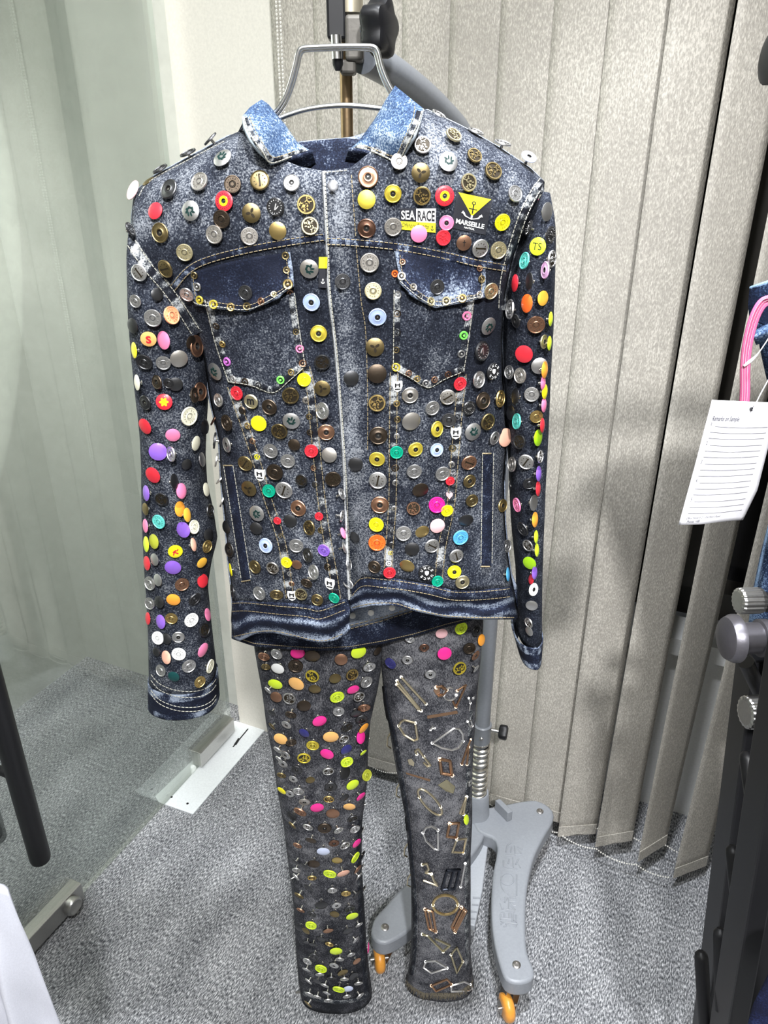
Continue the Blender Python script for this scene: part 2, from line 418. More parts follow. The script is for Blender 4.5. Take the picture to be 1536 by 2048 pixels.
# collar with set screw, spring, cup
zc = pz(1447)
MB().lathe((PX, PY, zc - .055), (0, 0, 1), [(.0165, 0), (.0205, 0), (.0205, .05), (.0215, .053), (.0195, .055), (.0165, .055)], 28, cap=False).build('collar', GREYPOLE, stand, smooth=True)
sk = MB(); kx = Vector((PX + .02, PY - .008, zc - .012)); sk.tube([kx, kx + Vector((.018, -.006, 0))], .004, 10)
kn = sk.build('set_screw', STEEL, stand, smooth=True)
kb = MB(); prof = []
def starknob(mb, c, axis, r, h, lobes=5, depth=.2, seg=40):
    axis = Vector(axis).normalized(); u = axis.orthogonal().normalized(); v = axis.cross(u); k = len(mb.v); c = Vector(c)
    rows = [(0, .55), (.05, .82), (.2, .97), (.75, 1), (.92, .93), (1, .7)]
    for hh, rr in rows:
        for j in range(seg):
            a = 2 * math.pi * j / seg; rad = r * rr * (1 - depth * (.5 + .5 * math.cos(lobes * a)))
            mb.v.append(c + axis * h * hh + (u * math.cos(a) + v * math.sin(a)) * rad)
    for i in range(len(rows) - 1):
        for j in range(seg):
            j2 = (j + 1) % seg; mb.f.append((k + i * seg + j, k + i * seg + j2, k + (i + 1) * seg + j2, k + (i + 1) * seg + j))
    mb.f.append(tuple(k + j for j in reversed(range(seg)))); mb.f.append(tuple(k + (len(rows) - 1) * seg + j for j in range(seg))); return mb
starknob(kb, kx + Vector((.016, -.005, 0)), (1, -.3, 0), .02, .02, 4).build('clamp_knob', BLACKPL, stand, smooth=True)
MB().lathe(Vector((PX, PY, zc - .027)) + Vector((-.004, -.0205, 0)), (-.2, -1, 0), [(.005, 0), (.005, .002), (.003, .004)], 12).build('rivet', STEEL, stand, smooth=True)
zs0, zs1 = pz(1592), zc - .05
turns = 12; pts = [(PX + .0175 * math.cos(2 * math.pi * t / 20), PY + .0175 * math.sin(2 * math.pi * t / 20), zs0 + (zs1 - zs0) * t / (20 * turns)) for t in range(20 * turns + 1)]
MB().tube(pts, .0042, 7).build('spring', plain('pale_steel_spring', (.72, .68, .6), .3, 1), stand, smooth=True)
MB().lathe((PX, PY, .06), (0, 0, 1), [(.0165, 0), (.0165, zs0 - .06 + .16)], 16).build('inner_tube', GREYPOLE, stand, smooth=True)
zcup = pz(1583)
MB().lathe((PX, PY, .10), (0, 0, 1), [(.036, 0), (.032, .01), (.029, .05), (.0265, zcup - .10 - .002), (.0255, zcup - .10), (.022, zcup - .10), (.022, zcup - .12)], 32, cap=False).build('cup', GREYPAINT, stand, smooth=True)
# base casting
ZT = .112
def slab(name, pts, z=ZT, h=.042, mat=GREYPAINT, bw=.006):
    poly = [PZ(p[0], p[1], z) for p in pts]
    o = MB().prism(poly, (0, 0, -h)).build(name, mat, stand, smooth=True); m = bevel(o, bw, 3); return o
def closed_smooth(pts, n):
    p = list(pts) + [pts[0]]; return [(q.x, q.y) for q in smoothline(p, n + 1)[:-1]]
right_leg = [(1040, 1602), (1075, 1600), (1104, 1618), (1106, 1640), (1086, 1676), (1066, 1720), (1054, 1780), (1051, 1840), (1054, 1900), (1068, 1938), (1064, 1958), (1040, 1966), (1015, 1960), (1002, 1936), (988, 1880), (983, 1820), (986, 1750), (995, 1700), (990, 1678), (972, 1670), (955, 1660), (945, 1635), (955, 1618), (990, 1612)]
leg = slab('base_leg', closed_smooth(right_leg, 90))
left_leg = [(742, 1864), (748, 1838), (770, 1812), (800, 1778), (860, 1718), (925, 1652), (955, 1640), (968, 1672), (925, 1735), (860, 1815), (822, 1856), (798, 1874), (770, 1886), (750, 1880)]
leg2 = slab('base_leg', closed_smooth(left_leg, 70), z=ZT - .004)
slab('base_rib', [(990, 1600), (1000, 1597), (1026, 1622), (1016, 1626)], z=ZT + .03, h=.03, bw=.002)
for c, p in ((leg, (1033, 1930)), (leg, (1080, 1623)), (leg2, (770, 1855))):
    b0 = PZ(*p, ZT - (.004 if c is leg2 else 0))
    MB().lathe(b0, (0, 0, 1), [(.0085, 0), (.0085, .0015), (.0065, .003), (.0045, .003), (.0042, .001), (.0008, .001)], 18).build('bolt', plain('dull_bolt_steel', (.4, .38, .36), .4, 1), c, smooth=True)
# raised cast lettering on the right leg
def GL(x, y): return PZ(960 + x / 8.53, 1660 + y / 8.53, ZT + .0003)
strokes = [[(345, 1180), (420, 1170)], [(430, 1140), (430, 1230)], [(345, 1250), (380, 1350), (410, 1340)], [(415, 1235), (470, 1150)], [(490, 1170), (490, 1350)], [(510, 1165), (610, 1150)], [(500, 1215), (600, 1222)], [(520, 1240), (575, 1290), (610, 1290)], [(530, 1300), (600, 1365)], [(440, 1350), (540, 1370), (590, 1400)],
           [(350, 1440), (350, 1530)], [(350, 1425), (530, 1400)], [(360, 1500), (530, 1520)], [(415, 1420), (415, 1510)], [(495, 1410), (495, 1515)], [(540, 1430), (540, 1560), (600, 1560)], [(575, 1430), (580, 1550)], [(620, 1450), (620, 1580)], [(350, 1560), (400, 1580), (350, 1610)], [(400, 1650), (440, 1640), (440, 1600)], [(470, 1580), (620, 1600)], [(470, 1620), (540, 1620), (610, 1650), (630, 1600)],
           [(355, 880), (370, 980), (430, 1070), (510, 1120), (610, 1125)], [(625, 760), (625, 1120)],
           [(400, 520), (400, 620), (480, 650), (640, 660)], [(430, 440), (540, 430), (700, 420)], [(440, 380), (470, 260), (530, 220)], [(520, 380), (540, 300)], [(590, 270), (600, 440)], [(640, 280), (720, 330)], [(650, 340), (700, 400)], [(480, 580), (500, 500)], [(560, 470), (570, 640)], [(610, 590), (660, 490)], [(640, 560), (690, 650)]]
let = MB()
for st_ in strokes: let.tube([GL(*p) for p in st_], .0017, 6)
let.tube([GL(468 + 108 * math.cos(2 * math.pi * k / 24), 840 + 100 * math.sin(2 * math.pi * k / 24)) for k in range(24)], .0017, 6, closed=True)
let.build('cast_lettering', GREYPAINT, leg, smooth=True)
# pedal
pd = slab('pedal', [(948, 1640), (975, 1638), (981, 1650), (965, 1780), (950, 1852), (936, 1848), (938, 1740)], z=.075, h=.018, mat=plain('light_grey_pedal_paint', (.42, .44, .47), .45), bw=.003)
rb = MB()
for k in range(4):
    y = 1795 + k * 14; rb.tube([PZ(946 - k * 2, y, .0765), PZ(960 - k * 3, y + 1, .0765)], .0016, 6)
rb.build('tread_rib', GREYPAINT, pd, smooth=True)
# castors
def castor(cx, cy, head, yaw, parent):
    ax = Vector((math.cos(yaw), math.sin(yaw), 0)); fw = Vector((-ax.y, ax.x, 0)); c = Vector((cx, cy, .029))
    wm = MB().lathe(c - ax * .011, ax, [(.008, 0), (.02, .0), (.026, .003), (.0285, .008), (.0285, .014), (.026, .019), (.02, .022), (.008, .022)], 30)
    wh = wm.build('castor_wheel', AMBER, parent, smooth=True)
    f = MB()
    for sg in (-1, 1):
        b0 = c + ax * sg * .0145
        f.prism([b0 + fw * .009 + Vector((0, 0, -.008)), b0 - fw * .009 + Vector((0, 0, -.008)), Vector((head[0], head[1], .064)) + ax * sg * .0145 - fw * .014, Vector((head[0], head[1], .064)) + ax * sg * .0145 + fw * .014], ax * sg * .0018)
    f.box(Vector((head[0], head[1], .065)), .031, .031, .003, Matrix((ax, fw, Vector((0, 0, 1)))).transposed())
    f.tube([Vector((head[0], head[1], .06)), Vector((head[0], head[1], .09))], .007, 10)
    f.build('castor_fork', STEEL, parent, smooth=False)
    MB().tube([c - ax * .019, c + ax * .019], .004, 10).build('axle', STEEL, wh, smooth=True)
h1 = PZ(1033, 1930, ZT); g1 = PZ(1010, 2055, .0); castor(h1.x - .018, h1.y - .032, (h1.x - .006, h1.y - .006), R(12), leg)
h2 = PZ(770, 1855, ZT); castor(h2.x - .012, h2.y - .012, (h2.x + .004, h2.y + .0), R(8), leg2)
h3 = PZ(1080, 1623, ZT); castor(h3.x - .015, h3.y - .005, (h3.x - .008, h3.y), R(60), leg)
# clamp head and rod
YR = 1.07
rx = P(693, 200, YR).x
rod_top = P(693, 120, YR).z
MB().tube([(rx, YR, 1.25), (rx, YR, rod_top + .03)], .0078, 14).build('hanging_rod', BRASSROD, stand, smooth=True)
DARKST = plain('worn_clamp_steel', (.10, .093, .082), .5, .4, bump=.3, bscale=120)
def pb(px0, py0, px1, py1, Y0, Y1):
    a = P(px0, py1, Y0); b2 = P(px1, py0, Y0)
    return MB().hexa([(a.x, Y0, a.z), (b2.x, Y0, a.z), (b2.x, Y1, a.z), (a.x, Y1, a.z), (a.x, Y0, b2.z), (b2.x, Y0, b2.z), (b2.x, Y1, b2.z), (a.x, Y1, b2.z)])
ch = bevel(pb(691, 28, 726, 121, 1.01, 1.06).build('clamp_body', DARKST, stand), .004, 3)
MB().lathe(P(701, 27, 1.03), (0, 0, 1), [(.0145, 0), (.0145, .013), (.012, .014)], 20).build('clamp_cap', plain('brass_cap', (.45, .40, .30), .4, .8), ch, smooth=True)
MB().tube([P(694, 8, 1.03), P(694, -60, 1.03)], .006, 12).build('top_pin', CHROME, stand, smooth=True)
bevel(pb(654, -50, 690, 78, 1.015, 1.05).build('lever_plate', BLACKPL, stand), .003)
MB().tube([P(672, 70, 1.0), P(674, 118, 1.0)], .006, 12).build('hook_pin', CHROME, stand, smooth=True)
MB().lathe(P(676, 142, 1.005), (0, 0, 1), [(.003, 0), (.006, .006), (.0065, .02), (.006, .026)], 14).build('pin_sleeve', BLACKPL, stand, smooth=True)
bevel(pb(679, 118, 711, 147, 1.015, 1.055).build('lower_clamp', DARKST, stand), .003)
kc = P(724, 58, 1.0)
MB().tube([kc, kc + Vector((.012, -.006, 0))], .006, 10).build('knob_shaft', CHROME, stand, smooth=True)
kk = starknob(MB(), kc + Vector((.006, -.003, 0)), (.93, -.42, .0), .031, .028, 5, .22, 50).build('tightening_knob', BLACKPL, stand, smooth=True)

# ================================================================== wire hanger
HY = .905
hanger = root('wire_hanger', P(690, 215, HY), 'bare chrome wire hanger hooked on the stand inside the denim jacket', 'hanger')
def wire(px, Y, r=.0024, n=40, name='wire'):
    pts = [P(p[0], p[1], Y if len(p) < 3 else p[2]) for p in px]
    return MB().tube(smoothline([tuple(p) for p in pts], n), r, 10).build(name, CHROME, hanger, smooth=True)
loop = [(505, 262), (543, 232), (566, 203), (581, 165), (591, 128), (596, 106), (604, 96), (630, 94), (680, 92), (730, 92), (748, 94), (756, 104), (764, 135), (776, 165), (792, 192), (810, 215)]
wire(loop, HY, n=80, name='hanger_loop')
wire([(x + (4 if x < 700 else -4), y + 5) for x, y in loop], HY + .003, n=80, name='hanger_loop')
wire([(330, 372), (420, 318), (500, 262), (548, 241), (600, 222), (650, 213), (700, 211), (760, 217), (830, 226), (900, 262), (1000, 322)], HY + .004, .0027, 70, 'shoulder_bar')
# ================================================================== denim jacket
Y0 = .905
jacket = root('denim_jacket', P(745, 1290, Y0), 'acid washed denim jacket covered in metal and coloured buttons on the wire hanger', 'jacket')
LB = [(385, 268), (440, 262), (490, 264), (545, 300), (600, 350), (660, 392), (720, 408), (800, 420), (880, 438), (960, 442), (1040, 450), (1120, 456), (1180, 463), (1205, 466), (1290, 468)]
RB = [(362, 1088), (400, 1075), (460, 1045), (520, 1025), (600, 1008), (680, 1004), (780, 1008), (870, 1015), (960, 1008), (1040, 1010), (1100, 1015), (1160, 1022), (1185, 1028), (1290, 1038)]
TOP = [(268, 385), (300, 355), (380, 312), (455, 272), (490, 252), (540, 262), (640, 282), (740, 262), (800, 222), (850, 215), (930, 255), (1000, 295), (1060, 335), (1088, 362)]
def noise2(x, y, z=0): return noise.noise(Vector((x, y, z)))
def bulge(px, py):
    l = interp(LB, py)[0]; r = interp(RB, py)[0]; t = interp(TOP, px)[0]
    u = min(1, max(0, (px - l) / (r - l)))
    pr = max(0, 1 - abs(2 * u - 1) ** 2.6) ** .5
    e = .032 * (1 - sstep(560, 800, py)); B = .066 + .008 * sstep(900, 1200, py)
    b = e + (B - e) * pr
    k = min(1, max(0, (py - t) / 150)); b *= (1 - (1 - k) ** 2) ** .5 if k < 1 else 1
    return b
def wrink(px, py):
    a = noise2(px * .012, py * .005, 1.3) * .005 + noise2(px * .03, py * .014, 4.1) * .0022
    return a * sstep(260, 500, py)
def Yf(px, py): return Y0 - bulge(px, py) + wrink(px, py)
def coons(T, B, L, Rr, nu, nv, yf, lift=0):
    t = resample(T, nu + 1); b = resample(B, nu + 1); l = resample(L, nv + 1); r = resample(Rr, nv + 1)
    px = []
    for j in range(nv + 1):
        v = j / nv
        for i in range(nu + 1):
            u = i / nu
            q = t[i] * (1 - v) + b[i] * v + l[j] * (1 - u) + r[j] * u - (t[0] * (1 - u) * (1 - v) + t[nu] * u * (1 - v) + b[0] * (1 - u) * v + b[nu] * u * v)
            px.append((q.x, q.y, u, v))
    verts = [P(x, y, yf(x, y, u, v)) for x, y, u, v in px]
    fs = []
    for j in range(nv):
        for i in range(nu):
            a = j * (nu + 1) + i; fs.append((a, a + nu + 1, a + nu + 2, a + 1))
    return verts, fs, px
JV, JF = [], []
def reg(verts, fs):
    k = len(JV); JV.extend(verts); JF.extend([tuple(i + k for i in f) for f in fs])
def panel(name, T, B, L, Rr, nu, nv, yf, mat, wear_lightf=None, parent=None, thick=.002, register=True):
    v, f, px = coons(T, B, L, Rr, nu, nv, yf)
    q = f[len(f) // 2 + nu // 2]; nq = (v[q[1]] - v[q[0]]).cross(v[q[3]] - v[q[0]])
    if nq.dot(CAM - v[q[0]]) < 0: f = [tuple(reversed(x)) for x in f]
    o = mk(name, v, f, mat, parent or jacket, True, [wear_lightf(*p) if wear_lightf else 0 for p in px], thick)
    if register: reg(v, f)
    return o
EDGE = [(342, 644), (480, 651), (580, 655), (716, 670), (935, 686), (1080, 692), (1200, 697)]
def ex(y): return interp(EDGE, y)[0]
def wearbody(x, y, u, v):
    wv = .05 * (1 - sstep(420, 520, y)) - .08 * sstep(470, 520, y) * (1 - sstep(560, 760, y)) + .07 * sstep(740, 900, y)
    # pale placket, pale lower right side
    if x > ex(y): wv += .16 * math.exp(-((x - ex(y) - 28) / 22) ** 2)
    wv += .12 * sstep(930, 1000, x) * sstep(880, 1100, y) + .10 * math.exp(-((x - 860) / 60) ** 2) * math.exp(-((y - 300) / 90) ** 2)
    if x < ex(y) and y < 480: wv += .05
    wv -= .12 * math.exp(-((x - 960) / 45) ** 2) * math.exp(-((y - 720) / 140) ** 2)
    wv -= .10 * math.exp(-((x - 440) / 40) ** 2) * math.exp(-((y - 860) / 120) ** 2)
    return wv
Lb = [(268, 385), (262, 440), (264, 490), (300, 545), (350, 600), (392, 660), (408, 720), (420, 800), (438, 880), (442, 960), (450, 1040), (456, 1120), (463, 1180), (464, 1203)]
Rb = [(1088, 362), (1075, 400), (1045, 460), (1025, 520), (1008, 600), (1004, 680), (1008, 780), (1015, 870), (1008, 960), (1010, 1040), (1015, 1100), (1022, 1150), (1027, 1172)]
WLt = [(464, 1203), (494, 1202), (552, 1208), (611, 1213), (640, 1218), (687, 1201), (697, 1198)]
WRt = [(700, 1178), (723, 1153), (765, 1155), (809, 1160), (859, 1169), (905, 1180), (952, 1180), (1000, 1176), (1027, 1172)]
def yl(x, y, u, v): return Yf(x, y) - .006 * sstep(980, 1150, y) * sstep(.7, 1, u)
def yr(x, y, u, v):
    g = x - ex(y)
    return Yf(x, y) - .0045 * (1 - sstep(900, 1000, y)) + .028 * sstep(940, 1120, y) * math.exp(-(max(0, g) / 32) ** 2)
panel('front_panel', [(268, 385), (300, 355), (380, 312), (455, 272), (492, 256), (540, 308), (600, 332), (648, 341)], WLt, Lb, [(x + 4, y) for y, x in EDGE], 60, 90, yl, D_JACKET, wearbody)
panel('front_panel', [(644, 342), (700, 336), (740, 304), (800, 236), (850, 217), (930, 255), (1000, 295), (1060, 335), (1088, 362)], WRt, [(x, y) for y, x in EDGE][:-1] + [(700, 1178)], Rb, 60, 90, yr, D_JACKET, wearbody)
# waistbands
def wband(x, y, u, v):
    return Yf(x, y) + .006 * math.sin(x * .028) - .004 + .003 * math.sin(v * 9 + x * .01)
def wearband(x, y, u, v): return .10 + .22 * math.sin(v * 16 + noise2(x * .012, 3) * 5) * sstep(.2, .4, v) + (.22 * noise2(x * .12, 1) if v < .22 else 0) + (.2 if v > .92 else 0)
panel('waistband', WLt, [(466, 1277), (479, 1282), (511, 1268), (546, 1266), (581, 1273), (617, 1282), (640, 1285), (671, 1281), (688, 1270), (697, 1258)], [(464, 1203), (462, 1240), (466, 1277)], [(697, 1198), (700, 1230), (697, 1258)], 50, 18, lambda x, y, u, v: wband(x, y, u, v) - .008 * sstep(.75, 1, u), D_NAVY, wearband, thick=.004)
panel('waistband', WRt, [(700, 1224), (712, 1217), (743, 1211), (790, 1211), (827, 1222), (890, 1235), (952, 1239), (1037, 1239)], [(700, 1178), (700, 1224)], [(1027, 1172), (1033, 1205), (1037, 1239)], 60, 18, lambda x, y, u, v: wband(x, y, u, v) + .02 * math.exp(-((x - 700) / 30) ** 2), D_NAVY, wearband, thick=.004)
# back of the jacket: seen inside below the front hem
def yback(x, y, u, v):
    l = interp(LB, y)[0]; r = interp(RB, y)[0]; uu = min(1, max(0, (x - l) / (r - l)))
    t = interp(TOP, x)[0]; k = min(1, max(0, (y - t) / 160))
    return Y0 + (.005 + .030 * max(0, 1 - abs(2 * uu - 1) ** 2.4) ** .5) * (.15 + .85 * k) + noise2(x * .01, y * .004, 9) * .003
BT = [(268, 385), (300, 355), (380, 312), (455, 272), (505, 262), (560, 288), (630, 281), (700, 276), (745, 262), (800, 236), (850, 217), (930, 255), (1000, 295), (1060, 335), (1088, 362)]
BB = [(467, 1240), (560, 1258), (640, 1265), (700, 1258), (760, 1243), (827, 1222), (890, 1205), (1037, 1180)]
panel('back_panel', BT, BB, Lb[:-1] + [(467, 1240)], Rb[:-1] + [(1037, 1180)], 50, 70, yback, D_INNER, None, register=False)
panel('back_waistband', BB, [(467, 1279), (508, 1293), (581, 1299), (640, 1302), (702, 1299), (765, 1288), (827, 1274), (890, 1255), (940, 1242), (1037, 1215)], [(467, 1240), (467, 1279)], [(1037, 1180), (1037, 1215)], 50, 8, lambda x, y, u, v: yback(x, y, u, v) - .002, D_NAVY, lambda x, y, u, v: .05 + .15 * noise2(x * .03, y * .02), register=False, thick=.004)
# dark inner back neck
panel('neck_facing', [(545, 300), (575, 288), (630, 281), (690, 276), (730, 280)], [(545, 352), (640, 356), (730, 352)], [(545, 300), (545, 352)], [(730, 280), (730, 352)], 24, 8, lambda x, y, u, v: Y0 + .002 - .01 * v, D_NAVY, lambda x, y, u, v: -.02 + .1 * (v < .15), register=False)
# ---- sleeves: rings of constant height around a centre line
def sleeve(name, rows, depth, yc, mat, wear_lightf, flatr=0, nseg=32, ny=60, parent=None, edgeR=None):
    ys = [rows[0][0] + (rows[-1][0] - rows[0][0]) * j / ny for j in range(ny + 1)]
    V, F, wr = [], [], []
    for j, y in enumerate(ys):
        l, r = interp(rows, y); d = depth(y); Yc = yc(y)
        a = P(l, y, Yc); b = P(r, y, Yc); c = (a + b) / 2; hw = (b.x - a.x) / 2
        for k in range(nseg):
            an = 2 * math.pi * k / nseg
            cx, sy = math.cos(an), math.sin(an)
            cx = math.copysign(abs(cx) ** .85, cx); sy = math.copysign(abs(sy) ** .85, sy)
            f = 1 + .07 * noise2(y * .018, math.cos(an) * 1.5 + 7, math.sin(an) * 1.5) + .03 * noise2(y * .05, math.cos(an) * 2, 3 + math.sin(an) * 2)
            V.append(Vector((c.x + hw * cx, c.y + d * sy * f, c.z)))
            wr.append(wear_lightf(y, an))
    for j in range(ny):
        for k in range(nseg):
            k2 = (k + 1) % nseg; F.append((j * nseg + k, j * nseg + k2, (j + 1) * nseg + k2, (j + 1) * nseg + k))
    F = [tuple(reversed(f)) for f in F]
    o = mk(name, V, F, mat, parent or jacket, True, wr, .0022)
    # make sure the shell thickens inwards
    n = o.data.polygons[len(F) // 2].normal; cc = o.data.polygons[len(F) // 2].center
    reg(V, F); return o, V, F
LS = [(452, 262, 266), (490, 262, 284), (540, 262, 335), (600, 262, 378), (660, 265, 405), (720, 270, 412), (800, 279, 414), (860, 285, 410), (920, 288, 408), (980, 288, 412), (1040, 289, 426), (1085, 290, 433), (1130, 293, 421), (1180, 297, 413), (1250, 300, 420), (1320, 301, 428), (1352, 301, 432)]
sleeve('sleeve', LS, lambda y: interp([(452, .012), (520, .04), (620, .052), (900, .05), (1350, .046)], y)[0], lambda y: Y0 - interp([(452, .02), (560, .012), (700, 0), (1350, -.01)], y)[0], D_JACKET, lambda y, a: .05 + .04 * noise2(y * .01, a))
RS = [(385, 1088, 1098), (430, 1062, 1106), (480, 1044, 1108), (560, 1018, 1105), (650, 1008, 1103), (750, 1008, 1097), (850, 1014, 1093), (950, 1020, 1088), (1050, 1024, 1084), (1150, 1034, 1080), (1230, 1036, 1080), (1262, 1034, 1080)]
sleeve('sleeve', RS, lambda y: interp([(385, .012), (450, .036), (560, .05), (900, .05), (1262, .045)], y)[0], lambda y: Y0 - interp([(385, .015), (560, .008), (700, 0), (1262, -.005)], y)[0], D_JACKET, lambda y, a: -.02 + .06 * noise2(y * .01, a))
def cuff(rows, dep, Yc):
    return sleeve('cuff', rows, lambda y: dep, lambda y: Yc, D_NAVY, lambda y, a: .22 + .6 * noise2(a * 11, y * .05) if (abs(y - rows[0][0]) < 15 or abs(y - rows[-1][0]) < 12) else -.08 + .1 * noise2(a * 3, y * .1), ny=16)
cuff([(1348, 299, 434), (1398, 299, 438)], .048, Y0 + .01)
cuff([(1258, 1024, 1083), (1300, 1036, 1079)], .047, Y0 + .005)
# ---- collar
def collar(T, B, L, Rr, name='collar', wear0=0):
    def yf(x, y, u, v): return Yf(x, max(y, 330)) * 0 + Y0 - .03 - .052 * v ** .8 * (.55 + .45 * math.sin(math.pi * min(1, max(0, u)) )) - .006 * noise2(x * .02, y * .02)
    def wf(x, y, u, v): return .0 + (.06 + .5 * noise2((u * 1.3 + v) * 40, 2) if (v > .78 or u > .82) else 0) + (.3 if v > .965 or u > .965 else 0) + .08 * noise2(x * .02, y * .02)
    return panel(name, T, B, L, Rr, 26, 20, yf, D_COLLAR, wf, thick=.004)
cl = collar([(523, 199), (535, 208), (570, 248), (596, 286), (624, 303)], [(484, 233), (488, 250), (502, 278), (523, 308), (541, 331)], [(523, 199), (500, 214), (484, 233)], [(624, 303), (605, 309), (581, 319), (541, 331)])
cr = collar([(790, 171), (771, 200), (749, 238), (718, 282), (697, 300)], [(848, 218), (842, 240), (832, 263), (821, 285), (797, 331)], [(790, 171), (824, 199), (848, 218)], [(697, 300), (721, 298), (743, 307), (777, 322), (797, 331)])
# underside of the collar, rolling back to the neck seam
for T_, B_, nm in (([(624, 303), (600, 312), (560, 326)], [(632, 328), (620, 338), (560, 336)], 'collar_stand'), ([(697, 300), (730, 304), (790, 328)], [(690, 324), (705, 326), (785, 332)], 'collar_stand')):
    panel(nm, T_, B_, [T_[0], B_[0]], [T_[-1], B_[-1]], 10, 5, lambda x, y, u, v: Y0 - .05 + .016 * v, D_NAVY, lambda x, y, u, v: .15 * noise2(x * .2, y * .1), register=False, thick=.003)
# folded-back collar behind the wire, left and right of the neck
panel('collar_fall', [(523, 199), (536, 207), (548, 222)], [(560, 262), (566, 262), (572, 262)], [(523, 199), (545, 232), (560, 262)], [(548, 222), (560, 240), (572, 262)], 6, 8, lambda x, y, u, v: Y0 - .03 + .05 * u, D_COLLAR, None, register=False)
# ---- pockets and flaps
bv = BVHTree.FromPolygons(JV, JF)
def cast(px, py, tree):
    d = dirv(px, py).normalized(); h = tree.ray_cast(CAM, d)
    return h[0], h[1], d
def hitY(px, py, tree=None):
    h = cast(px, py, tree or bv)
    return h[0].y if h[0] else Yf(px, py)
PL = dict(T=[(408, 600), (500, 600), (590, 586)], B=[(456, 765), (500, 772), (546, 787), (580, 762), (612, 733)], L=[(408, 600), (430, 690), (456, 765)], R=[(590, 586), (600, 660), (612, 733)])
PR = dict(T=[(787, 580), (870, 590), (950, 590)], B=[(785, 738), (820, 757), (856, 777), (890, 760), (929, 744)], L=[(787, 580), (786, 660), (785, 738)], R=[(950, 590), (940, 670), (929, 744)])
def pw(x, y, u, v):
    e = min(u, 1 - u, (1 - v)); return .02 + (.22 * noise2(x * .13, y * .13) + .04 if e < .08 else .05 * math.exp(-((u - .5) / .25) ** 2 - ((v - .75) / .3) ** 2))
for D in (PL, PR): panel('chest_pocket', D['T'], D['B'], D['L'], D['R'], 26, 24, lambda x, y, u, v: hitY(x, y) - .0028 - .002 * math.sin(math.pi * u) * math.sin(math.pi * v), D_JACKET, pw, thick=.0015)
bv = BVHTree.FromPolygons(JV, JF)
def yflap(x, y, u, v): return hitY(x, y) - .003 - .007 * v ** 2 - .002 * math.sin(3 * math.pi * u) * v
def fw1(x, y, u, v): return -.03 + (.3 if min(u, 1 - u) < .04 or v > .95 else 0) + (.2 * noise2(x * .15, y * .1) if v > .82 or u > .9 or u < .08 else .05 * noise2(x * .02, y * .02))
panel('pocket_flap', [(381, 546), (430, 532), (500, 515), (580, 505)], [(390, 611), (440, 618), (494, 624), (540, 604), (588, 572)], [(381, 546), (384, 580), (390, 611)], [(580, 505), (586, 540), (588, 572)], 34, 16, yflap, D_NAVY, fw1, thick=.003)
panel('pocket_flap', [(788, 500), (850, 512), (910, 522), (971, 533)], [(800, 566), (832, 596), (872, 616), (920, 606), (970, 595)], [(788, 500), (794, 530), (800, 566)], [(971, 533), (972, 565), (970, 595)], 34, 16, yflap, D_NAVY, lambda x, y, u, v: fw1(x, y, u, v) + .34 * math.exp(-((u - .6) / .3) ** 2 - ((v - .75) / .35) ** 2), thick=.003)  # bright lit patch of the right flap painted in over its real wear
bv = BVHTree.FromPolygons(JV, JF)
# ---- seams, welts, stitching
YNEAR = [Y0]
def on(px, py, lift, tree=None, Yd=None):
    t_ = tree or bv; h = cast(px, py, t_)
    if h[0] is None:
        nn = t_.find_nearest(P(px, py, YNEAR[0])); return nn[0] + (P(px, py, YNEAR[0]) - nn[0]).normalized() * lift
    return h[0] - h[2] * lift
def strip(name, path, wpx, mat, wear_lightf, lift=.0016, parent=None, tree=None, n=None, off=0):
    n = n or max(8, int(sum((Vector(b) - Vector(a)).length for a, b in zip([(*p, 0) for p in path], [(*p, 0) for p in path][1:])) / 7))
    c = smoothline(path, n); V, F, wr = [], [], []
    for i, p in enumerate(c):
        t = (c[min(n - 1, i + 1)] - c[max(0, i - 1)]).normalized(); nn = Vector((-t.y, t.x, 0))
        for k, (q, lf) in enumerate(((-.5, 0), (-.42, lift), (0, lift * 1.25), (.42, lift), (.5, 0))):
            a = p + nn * ((q + off) * wpx); V.append(on(a.x, a.y, lf + .0002, tree)); wr.append(wear_lightf(i, k))
    for i in range(n - 1):
        for k in range(4): F.append((i * 5 + k, i * 5 + k + 1, i * 5 + k + 6, i * 5 + k + 5))
    return mk(name, V, F, mat, parent or jacket, True, wr)
def puck(i, k): return .06 + .62 * noise2(i * .75, k * .25, 2)
class Stitch:
    def __init__(s): s.m = MB()
    def run(s, path, dash=7, gap=2.6, wpx=1.7, lift=.0022, tree=None):
        c = smoothline(path, 200); L = [0]
        for a, b in zip(c, c[1:]): L.append(L[-1] + (b - a).length)
        def at(t):
            k = 0
            import bisect
            k = min(len(c) - 2, max(0, bisect.bisect_right(L, t) - 1)); return c[k].lerp(c[k + 1], (t - L[k]) / max(1e-9, L[k + 1] - L[k]))
        t = 0
        while t + dash < L[-1]:
            a, b = at(t), at(t + dash); pa, pb_ = on(a.x, a.y, lift, tree), on(b.x, b.y, lift, tree)
            if (pa - pb_).length < .02: s.m.tube([pa, pb_], wpx * .52 / FPX * .9, 5)
            t += dash + gap
    def build(s, mat, parent, name='stitching'):
        o = s.m.build(name, mat, parent, smooth=True); o['kind'] = 'stuff'; return o
yokeL = [(345, 577), (376, 541), (417, 520), (494, 500), (581, 484), (650, 474)]
yokeR = [(654, 483), (702, 485), (796, 494), (890, 511), (952, 526), (1018, 537)]
armL = [(263, 486), (297, 536), (327, 570), (359, 613), (394, 668)]
armR = [(1086, 362), (1068, 387), (1044, 437), (1023, 504), (1009, 560), (1005, 620)]
fl1 = [(462, 772), (488, 847), (514, 926), (534, 993), (554, 1053), (567, 1103), (580, 1196)]
